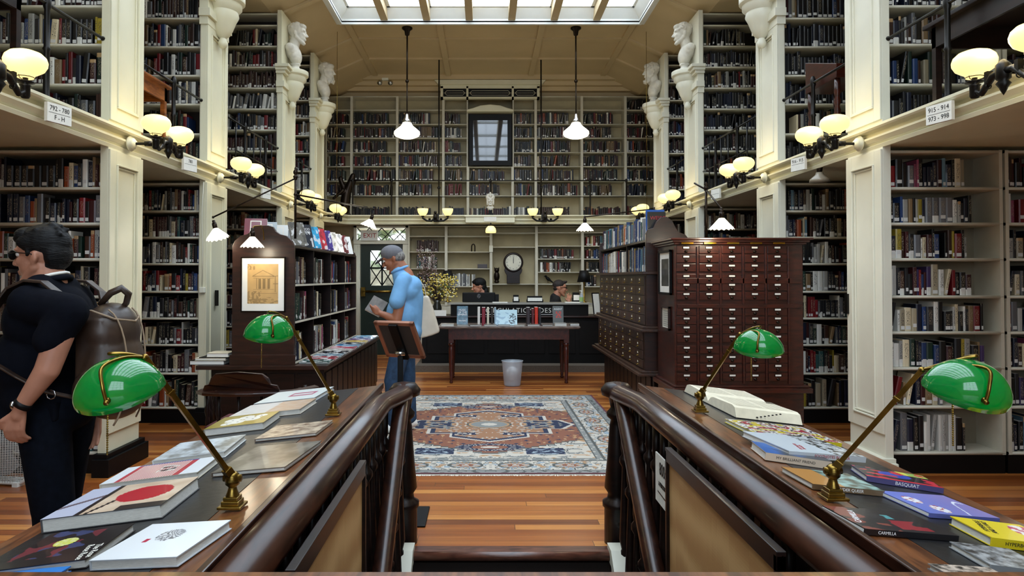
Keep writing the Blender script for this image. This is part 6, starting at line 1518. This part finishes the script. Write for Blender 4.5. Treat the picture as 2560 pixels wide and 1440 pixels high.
m=MB(); m.tube([r_((-1.862+.078*math.cos(t*.3927),y+.078*math.sin(t*.3927),1.444+.028*math.cos(t*.3927))) for t in range(16)],.007,closed=True,n=8); m.build('inner_collar',PAPER,T)
m=MB()
m.ball(r_((-1.82,y,.90)),(.155,.185,.115),n=24)
for dy,dx in ((-.095,.075),(.095,-.01)):
    roundcone(m,r_((-1.81,y+dy,.87)),r_((-1.84+dx,y+dy,.50)),.100,.080); roundcone(m,r_((-1.84+dx,y+dy,.50)),r_((-1.82+dx,y+dy,.10)),.078,.064)
m.build('jeans',DENIM,T,remesh=.009,smooth_it=4)
for dy,dx in ((-.095,.075),(.095,-.01)):
    m=MB(); m.ball(r_((-1.86+dx,y+dy,.045)),(.13,.048,.045),n=16); m.ball(r_((-1.79+dx,y+dy,.07)),(.05,.045,.05),n=12); m.box(r_((-1.98+dx,y+dy-.04,0)),r_((-1.75+dx,y+dy+.04,.02))); m.build('shoe',BLACK,T,remesh=.008,smooth_it=2)
d=(wr-el).normalized(); Mw=Matrix.Translation(wr-d*.012)@d.to_track_quat('Z','Y').to_matrix().to_4x4()
m=MB(); m.lathe([(.029,-.011),(.033,-.011),(.033,.011),(.029,.011)],n=20,M=Mw); m.build('watch_strap',BLACK,T); m=MB(); pw=wr-d*.012+Vector((-.026,-.014,0)); m.ball(pw,(.010,.017,.018),n=12); m.build('watch_case',CHROME,T)
m=MB(); g=lambda x,yy,z:HM@Vector((x,yy,z))
for s in (-1,1):
    m.ball(g(-.105,s*.034,.004),(.006,.026,.021),n=14); m.tube([g(-.106,s*.058,.010),g(-.06,s*.079,.010),g(.0,s*.083,.002),g(.018,s*.083,-.008)],.0022,n=6)
m.tube([g(-.108,-.012,.012),g(-.112,0,.014),g(-.108,.012,.012)],.002,n=6); m.build('sunglasses',BLACK,T)
# backpack: carried, a thing of its own
T=thing('backpack','worn brown leather backpack on the back of the person in navy','backpack',(-1.56,y,.85)); O=T.location.copy()
r_=lambda v: Vector(v)-O
m=MB(); m.ball(r_((-1.575,y,1.06)),(.115,.155,.20),n=24); m.ball(r_((-1.585,y,1.22)),(.105,.14,.125),n=24); m.box(r_((-1.665,y-.13,.92)),r_((-1.56,y+.13,1.28))); m.ball(r_((-1.565,y,.97)),(.118,.155,.12),n=24)
m.ball(r_((-1.485,y,1.0)),(.055,.12,.10),n=18); m.ball(r_((-1.60,y-.135,.99)),(.07,.045,.085),n=14); m.ball(r_((-1.60,y+.135,.99)),(.07,.045,.085),n=14)
m.build('bag',LEATHB,T,remesh=.008,smooth_it=6)
m=MB()
for s in (-1,1):
    k=s*.78
    m.tube([r_((-1.582+.104*math.sin(t)**.8,y+s*(.075+.02*math.cos(t)**2),1.068+.258*math.cos(t))) for t in [i*.2+.25 for i in range(0,13)]],.004,n=5)
    pass
m.tube([r_((-1.66,y-.11,1.31)),r_((-1.60,y-.125,1.315)),r_((-1.52,y-.10,1.28)),r_((-1.485,y,1.265)),r_((-1.52,y+.10,1.28))],.005,n=5)
m.build('piping',plain('tan_stitching','#8f7a62',.7),T)
m=MB(); m.tube([r_((-1.62,y-.03,1.335)),r_((-1.575,y-.03,1.385)),r_((-1.535,y-.02,1.405)),r_((-1.515,y,1.38)),r_((-1.535,y+.02,1.34)),r_((-1.56,y+.02,1.31))],[.012,.015,.016,.015,.013,.012],n=8); m.build('top_handle',LEATHB,T)
def strap(pts,w=.022,t=.006,name='shoulder_strap',mat=None):
    m=MB(); vs=[]; pts=[Vector(p) for p in pts]; N=len(pts)
    for i,p in enumerate(pts):
        d=(pts[min(i+1,N-1)]-pts[max(i-1,0)]).normalized(); side=Vector((0,1,0)); side=(side-d*side.dot(d)).normalized(); nn=d.cross(side)
        for (a,b_) in ((-w,-t),(w,-t),(w,t),(-w,t)): vs.append(p+side*a+nn*b_)
    fs=[(i*4+k,i*4+(k+1)%4,(i+1)*4+(k+1)%4,(i+1)*4+k) for i in range(N-1) for k in range(4)]+[(3,2,1,0),(4*N-4,4*N-3,4*N-2,4*N-1)]
    m.add(vs,fs); return m.build(name,mat or LEATHB,T,bevel=.003)
for s in (-1,1):
    ys=y+s*.155
    strap([r_((-1.665,y+s*.10,1.30)),r_((-1.715,ys-.0*s,1.385)),r_((-1.775,ys,1.432)),r_((-1.845,ys,1.438)),r_((-1.915,ys,1.405)),r_((-1.965,ys+s*.01,1.33)),r_((-1.995,ys+s*.025,1.23)),r_((-1.99,ys+s*.045,1.13))],.024,.006)
    strap([r_((-1.66,y+s*.12,.96)),r_((-1.74,y+s*.20,1.0)),r_((-1.84,y+s*.215,1.06)),r_((-1.95,y+s*.205,1.12)),r_((-1.99,ys+s*.045,1.15))],.014,.004,'lower_strap')
MB().ball(r_((-1.668,y-.12,1.305)),(.012,.006,.014),n=8).tube([r_((-1.72,y-.19,.985+.018*math.cos(t))) +Vector((.018*math.sin(t),0,0)) for t in [i*.785 for i in range(8)]],.003,closed=True,n=6).build('buckle',CHROME,T)
m=MB(); m.cyl(r_((-1.60,y-.152,1.05)),r_((-1.60,y-.16,.975)),.006).ball(r_((-1.60,y-.16,.965)),(.008,.006,.015),n=8); m.build('zip_pull',CHROME,T)

# ---- man in blue shirt
y=6.4; T=thing('person','person in light blue shirt, jeans and grey cap, reading a booklet by the rug','person',(-.77,y,0)); O=T.location.copy(); U=lambda px,py,D=6.4: unproj(px,py,D)
hc=U(983,645); HM=Matrix.Translation(r_(hc))@Matrix.Rotation(R(-26),4,'Y')
m=MB(); head_prims(m,HM)
roundcone(m,r_(U(990,662)),r_(U(1012,700)),.058,.075)
sh=r_(U(1008,706,6.24)); el=r_(U(992,800,6.20)); wr=r_(U(958,786,6.22)); roundcone(m,sh,el,.055,.045); roundcone(m,el,wr,.043,.030); hand_prims(m,wr,(-1,0,.45),(-.3,0,1),(.1,1,.2),curl=.8)
sh2=r_(U(1008,706,6.56)); el2=r_(U(985,800,6.6)); wr2=r_(U(962,788,6.5)); roundcone(m,sh2,el2,.055,.045); roundcone(m,el2,wr2,.043,.030); hand_prims(m,wr2,(-1,-.2,.35),(-.2,0,1),(.1,-1,.2),curl=.5)
roundcone(m,r_(U(1012,700)),r_(U(1015,840)),.10,.10)
m.build('body',SKIN2,T,remesh=.007,smooth_it=2); eyes(T,HM)
c=lambda x,yy,z:HM@Vector((x,yy,z))
m=MB(); m.ball(c(.052,0,-.01),(.062,.078,.062),n=16); m.ball(c(.03,0,-.02),(.05,.079,.035),n=14); m.build('hair',HAIRG,T,remesh=.006,smooth_it=2)
m=MB(); m.ball(c(.008,0,.045),(.108,.088,.080),n=20); Mb=HM@Matrix.Translation((-.125,0,.035))@Matrix.Rotation(R(-14),4,'Y'); m.ball((0,0,0),(.062,.068,.010),n=16,M=Mb); m.build('baseball_cap',GREYC,T,remesh=.006,smooth_it=2)
m=MB()
m.ball(r_(U(1018,728)),(.138,.20,.140),n=24); roundcone(m,r_(U(1018,740)),r_(U(1013,812)),.155,.160,20); m.ball(r_(U(1010,785)),(.168,.195,.20),n=24); m.ball(r_(U(1014,828)),(.158,.195,.13),n=24)
roundcone(m,r_(U(1010,700,6.27)),r_(U(1010,700,6.53)),.074,.074); roundcone(m,r_(U(1006,706,6.25)),r_(U(992,754,6.19)),.072,.074); roundcone(m,sh2,sh2.lerp(el2,.5),.072,.070); roundcone(m,r_(U(999,680)),r_(U(1012,706)),.078,.11); m.ball(r_(U(1028,716)),(.105,.17,.105),n=20)
m.build('shirt',SHIRT,T,remesh=.009,smooth_it=10)
m=MB(); m.tube([r_(U(999,674))+Vector((.072*math.cos(t*.3927),.072*math.sin(t*.3927),.03*math.cos(t*.3927))) for t in range(16)],[.014]*16,closed=True,n=8); m.build('shirt_collar',SHIRT,T)
m=MB(); m.ball(r_(U(1013,845)),(.150,.18,.12),n=24)
for (kx,ky,ax,dy) in ((985,950,990,-.09),(1015,950,1022,.09)):
    a=r_(U(1010,850,y)); a.y=dy; k=r_(U(kx,ky,y)); k.y=dy; e=r_(U(ax,1050,y)); e.y=dy; roundcone(m,a,k,.095,.082); roundcone(m,k,e,.078,.066)
m.build('jeans',JEANS,T,remesh=.010,smooth_it=4)
for (ax,dy) in ((990,-.09),(1022,.09)):
    e=r_(U(ax,1050,y)); m=MB(); m.ball((e.x-.05,dy,.060),(.13,.05,.045),n=16); m.ball((e.x+.02,dy,.075),(.055,.045,.05),n=12); m.build('shoe',WHITE,T,remesh=.009,smooth_it=2)
p=U(941,766,6.36); T=thing('held_booklet','brown grey booklet held open by the person in blue shirt','book',p)
Mb=Matrix.Rotation(R(28),4,'Y')@Matrix.Rotation(R(52),4,'X')@Matrix.Diagonal((.85,.8,1,1)); MB().box((-.085,-.11,-.008),(.085,.11,.008),M=Mb).build('pages',PAPER,T); MB().box((-.087,-.112,.008),(.087,.112,.011),M=Mb).box((-.087,-.112,-.011),(.087,.112,-.008),M=Mb).build('cover',plain('booklet_cover','#6b625a',.5,noise_amt=.4,scale=12),T)
T=thing('tote_bag','off white canvas tote hanging behind the person in blue shirt','bag',U(1075,790,6.45)); O=T.location.copy()
m=MB()
pts=[(1056,742),(1066,738),(1072,742),(1084,775),(1100,830),(1080,838),(1050,846),(1040,800)]
ws=[r_(U(a,b,6.45)) for a,b in pts]; vs=[v+Vector((0,-.06,0)) for v in ws]+[v+Vector((0,.06,0)) for v in ws]; N=len(ws)
m.add(vs,[tuple(range(N)),tuple(range(2*N-1,N-1,-1))]+[(i,i+N,(i+1)%N+N,(i+1)%N) for i in range(N)]); m.build('bag',CANVAS,T,remesh=.012,smooth_it=6)
strap([r_(U(1050,700,6.42)),r_(U(1062,722,6.42)),r_(U(1066,745,6.42))],.012,.003,'handle',CANVAS)

# ---- librarians
def seated(label,hp,face,hair,hairfn,extra=None,bp=(0,0),tilt=0,k=1.0):
    T=thing('person',label,'person',(hp[0]+.03*face,hp[1],.10)); O=T.location
    HMr=Matrix.Translation(Vector(hp)-O)@(Matrix.Rotation(math.pi,4,'Z') if face>0 else Matrix())@Matrix.Rotation(R(tilt),4,'Y')
    m=MB(); head_prims(m,HMr,k)
    roundcone(m,HMr@Vector((.045,0,-.18)),(0,0,.55),.06,.09)
    if extra: extra(m,HMr,Vector(O))
    m.build('body',SKIN,T,remesh=.006,smooth_it=2); eyes(T,HMr)
    m=MB(); hairfn(m,HMr); m.build('hair',hair,T,remesh=.006,smooth_it=2)
    b=HMr@Vector((.06,0,-.20)); m=MB()
    roundcone(m,(b.x+.02,-.15,b.z+.0),(b.x+.02,.15,b.z+.0),.062,.062); m.ball((b.x+.01,0,b.z-.12),(.115,.18,.17),n=20); roundcone(m,(b.x,0,b.z+.02),(b.x,0,b.z-.3),.085,.11); m.ball((b.x,0,b.z-.50),(.14,.17,.25),n=20)
    for s in (-1,1): roundcone(m,(b.x,s*.17,b.z-.02),(b.x-.02,s*.21,b.z-.34),.055,.048)
    m.build('black_top',BLACK if False else plain('black_knit','#0f0f12',.9),T,remesh=.010,smooth_it=3)
    m=MB(); m.ball((b.x,0,.42),(.19,.19,.11),n=16); 
    for s in (-1,1): roundcone(m,(b.x,s*.09,.42),(b.x+.38*face,s*.10,.42),.085,.065); roundcone(m,(b.x+.38*face,s*.10,.40),(b.x+.38*face,s*.10,.05),.06,.045)
    m.build('trousers',DENIM,T,remesh=.012,smooth_it=2)
    MB().box((b.x-.22,-.22,.28),(b.x+.22,.22,.33)).cyl((b.x,0,0),(b.x,0,.28),.03).build('stool',BLACK,T)
    return T,HMr
def hair_long(m,M):
    c=lambda x,yy,z:M@(Vector((x,yy,z))*1.14)
    m.ball(c(.015,0,.045),(.120,.097,.093),n=18); m.ball(c(.06,0,-.03),(.055,.075,.09),n=14); m.ball(c(.075,0,-.12),(.05,.075,.10),n=14); m.ball(c(.09,0,-.2),(.045,.07,.09),n=12); m.ball(c(-.05,0,.075),(.05,.06,.035),n=12)
def hair_short(m,M):
    c=lambda x,yy,z:M@(Vector((x,yy,z))*1.12)
    m.ball(c(.018,0,.042),(.110,.088,.089),n=18); m.ball(c(.055,0,-.01),(.052,.072,.06),n=14); m.ball(c(-.06,0,.088),(.045,.05,.028),n=12); m.ball(c(-.09,.01,.10),(.022,.03,.018),n=10)
seated('woman with long black hair looking down behind the monitor',tuple(unproj(1198,715,11.66)),-1,HAIR,hair_long,tilt=-14,k=1.14)
def wave(m,M,O):
    el=Vector(unproj(1442,788,11.45))-O; wr=Vector(unproj(1422,757,11.42))-O
    roundcone(m,el,wr,.036,.027); hand_prims(m,wr,(.05,0,1),(-1,-.1,.1),(.15,1,0),curl=.08,spread=.16)
T2,HM2=seated('person with cropped dark hair and glasses waving one open hand at the desk',tuple(unproj(1399,719,11.68)),1,plain('dark_brown_hair','#241a16',.7),hair_short,wave,tilt=-6,k=1.12)
m=MB(); g=lambda x,yy,z:HM2@(Vector((x,yy,z))*1.12)
for s in (-1,1):
    m.tube([g(-.105,s*.034+.022*math.cos(t*.7854),.004+.017*math.sin(t*.7854)) for t in range(8)],.0035,closed=True,n=6); m.tube([g(-.105,s*.056,.008),g(-.05,s*.080,.010),g(.0,s*.084,.0)],.003,n=6)
m.tube([g(-.108,-.012,.008),g(-.108,.012,.008)],.003,n=6); m.build('glasses',BLACK,T2)

# ---- plaster busts on the pilaster brackets
def bust(loc,rot,label,k=1.22,style=0,group='plaster busts on the pilasters'):
    T=thing('plaster_bust',label,'bust',loc,rot,group); m=MB(); HM=Matrix.Translation((-.03,0,.545))@Matrix.Rotation(R(-3),4,'Y')
    head_prims(m,HM,k)
    c=lambda x,yy,z:HM@Vector((x*k,yy*k,z*k)); rr=random.Random(style)
    m.ball(c(.025,0,.045),(.100*k,.082*k,.086*k),n=18); m.ball(c(-.05,0,.08),(.05*k,.062*k,.035*k),n=12)
    for i in range(46):
        a=rr.uniform(0,6.28); b=rr.uniform(-.1,1.5); x=.02+.10*math.cos(a)*math.cos(b)
        if x<-.055 and b<.6: continue
        m.ball(c(x,.084*math.sin(a)*math.cos(b),.035+.092*math.sin(b)),.014*k,n=8)
    if style%2:
        for i in range(40): m.ball(c(-.075+rr.uniform(-.03,.05),rr.uniform(-.045,.045),-.10-rr.uniform(0,.06)),.016*k,n=8)
    m.ball((.03,0,.27),(.10,.19,.11),n=20); m.ball((.0,0,.22),(.085,.15,.13),n=20); roundcone(m,(.04,-.15,.30),(.04,.15,.30),.065,.065); roundcone(m,(.02,0,.25),(.01,0,.10),.09,.035)
    m.build('figure',PLASTER,T,remesh=.008,smooth_it=1)
    MB().lathe([(.10,0),(.10,.02),(.085,.03),(.06,.05),(.05,.08),(.07,.095),(.07,.11)],n=24).build('socle',PLASTER,T)
    return T
for sd,i,st,lab in ((-1,3,0,'veiled plaster bust on third left pilaster bracket'),(-1,4,1,'bearded plaster bust on the fourth left pilaster bracket'),(1,3,2,'bare chested plaster bust on third right pilaster bracket'),(1,4,3,'curly plaster bust on the fourth right pilaster bracket')):
    ya,yb=PIL[i]; bust(((XL+.10) if sd<0 else (XR-.10),(ya+yb)/2,4.361),math.pi if sd<0 else 0,lab,1.2,st)
# helmeted bust on the gallery edge, facing the camera
T=thing('plaster_bust','small white helmeted bust on black plinth at the centre of the gallery','bust',(.115,12.262,ZM1+.02))
MB().box((-.05,-.05,0),(.05,.05,.03)).box((-.035,-.035,.03),(.035,.035,.09)).build('plinth',BLACK,T)
m=MB(); HM=Matrix.Translation((0,.0,.27))@Matrix.Rotation(R(90),4,'Z'); head_prims(m,HM,.78,ears=False); c=lambda x,yy,z:HM@Vector((x*.78,yy*.78,z*.78))
m.ball(c(.02,0,.065),(.085,.066,.075),n=18); m.ball(c(-.055,0,.09),(.03,.05,.04),n=12); m.tube([c(-.06,0,.15),c(.0,0,.175),c(.06,0,.15),c(.1,0,.09)],.014); roundcone(m,(0,0,.12),(0,0,.095),.05,.035); m.ball((0,0,.135),(.07,.045,.03),n=12)
for s in (-1,1): m.tube([c(-.04,s*.06,.06),c(-.02,s*.075,-.02),c(-.0,s*.07,-.11)],.014)
m.build('figure',PLASTER,T,remesh=.005,smooth_it=1)
# dark sculpture at the gallery corner
T=thing('dark_sculpture','dark bronze winged sculpture at the gallery corner by the left shelves','statue',(X_(838,11.9),12.6,ZM1+.001)); m=MB()
m.box((-.12,-.12,0),(.12,.12,.08)); roundcone(m,(0,0,.05),(.05,0,.45),.10,.09); roundcone(m,(.05,0,.45),(.17,0,.78),.085,.05); m.ball((-.06,0,.72),(.05,.045,.055)); roundcone(m,(.0,0,.55),(-.06,0,.70),.06,.04); roundcone(m,(.0,-.08,.5),(-.17,-.08,.35),.035,.025); roundcone(m,(.1,.05,.5),(.21,.05,.7),.05,.02)
m.build('figure',BRONZE,T,remesh=.012,smooth_it=3)
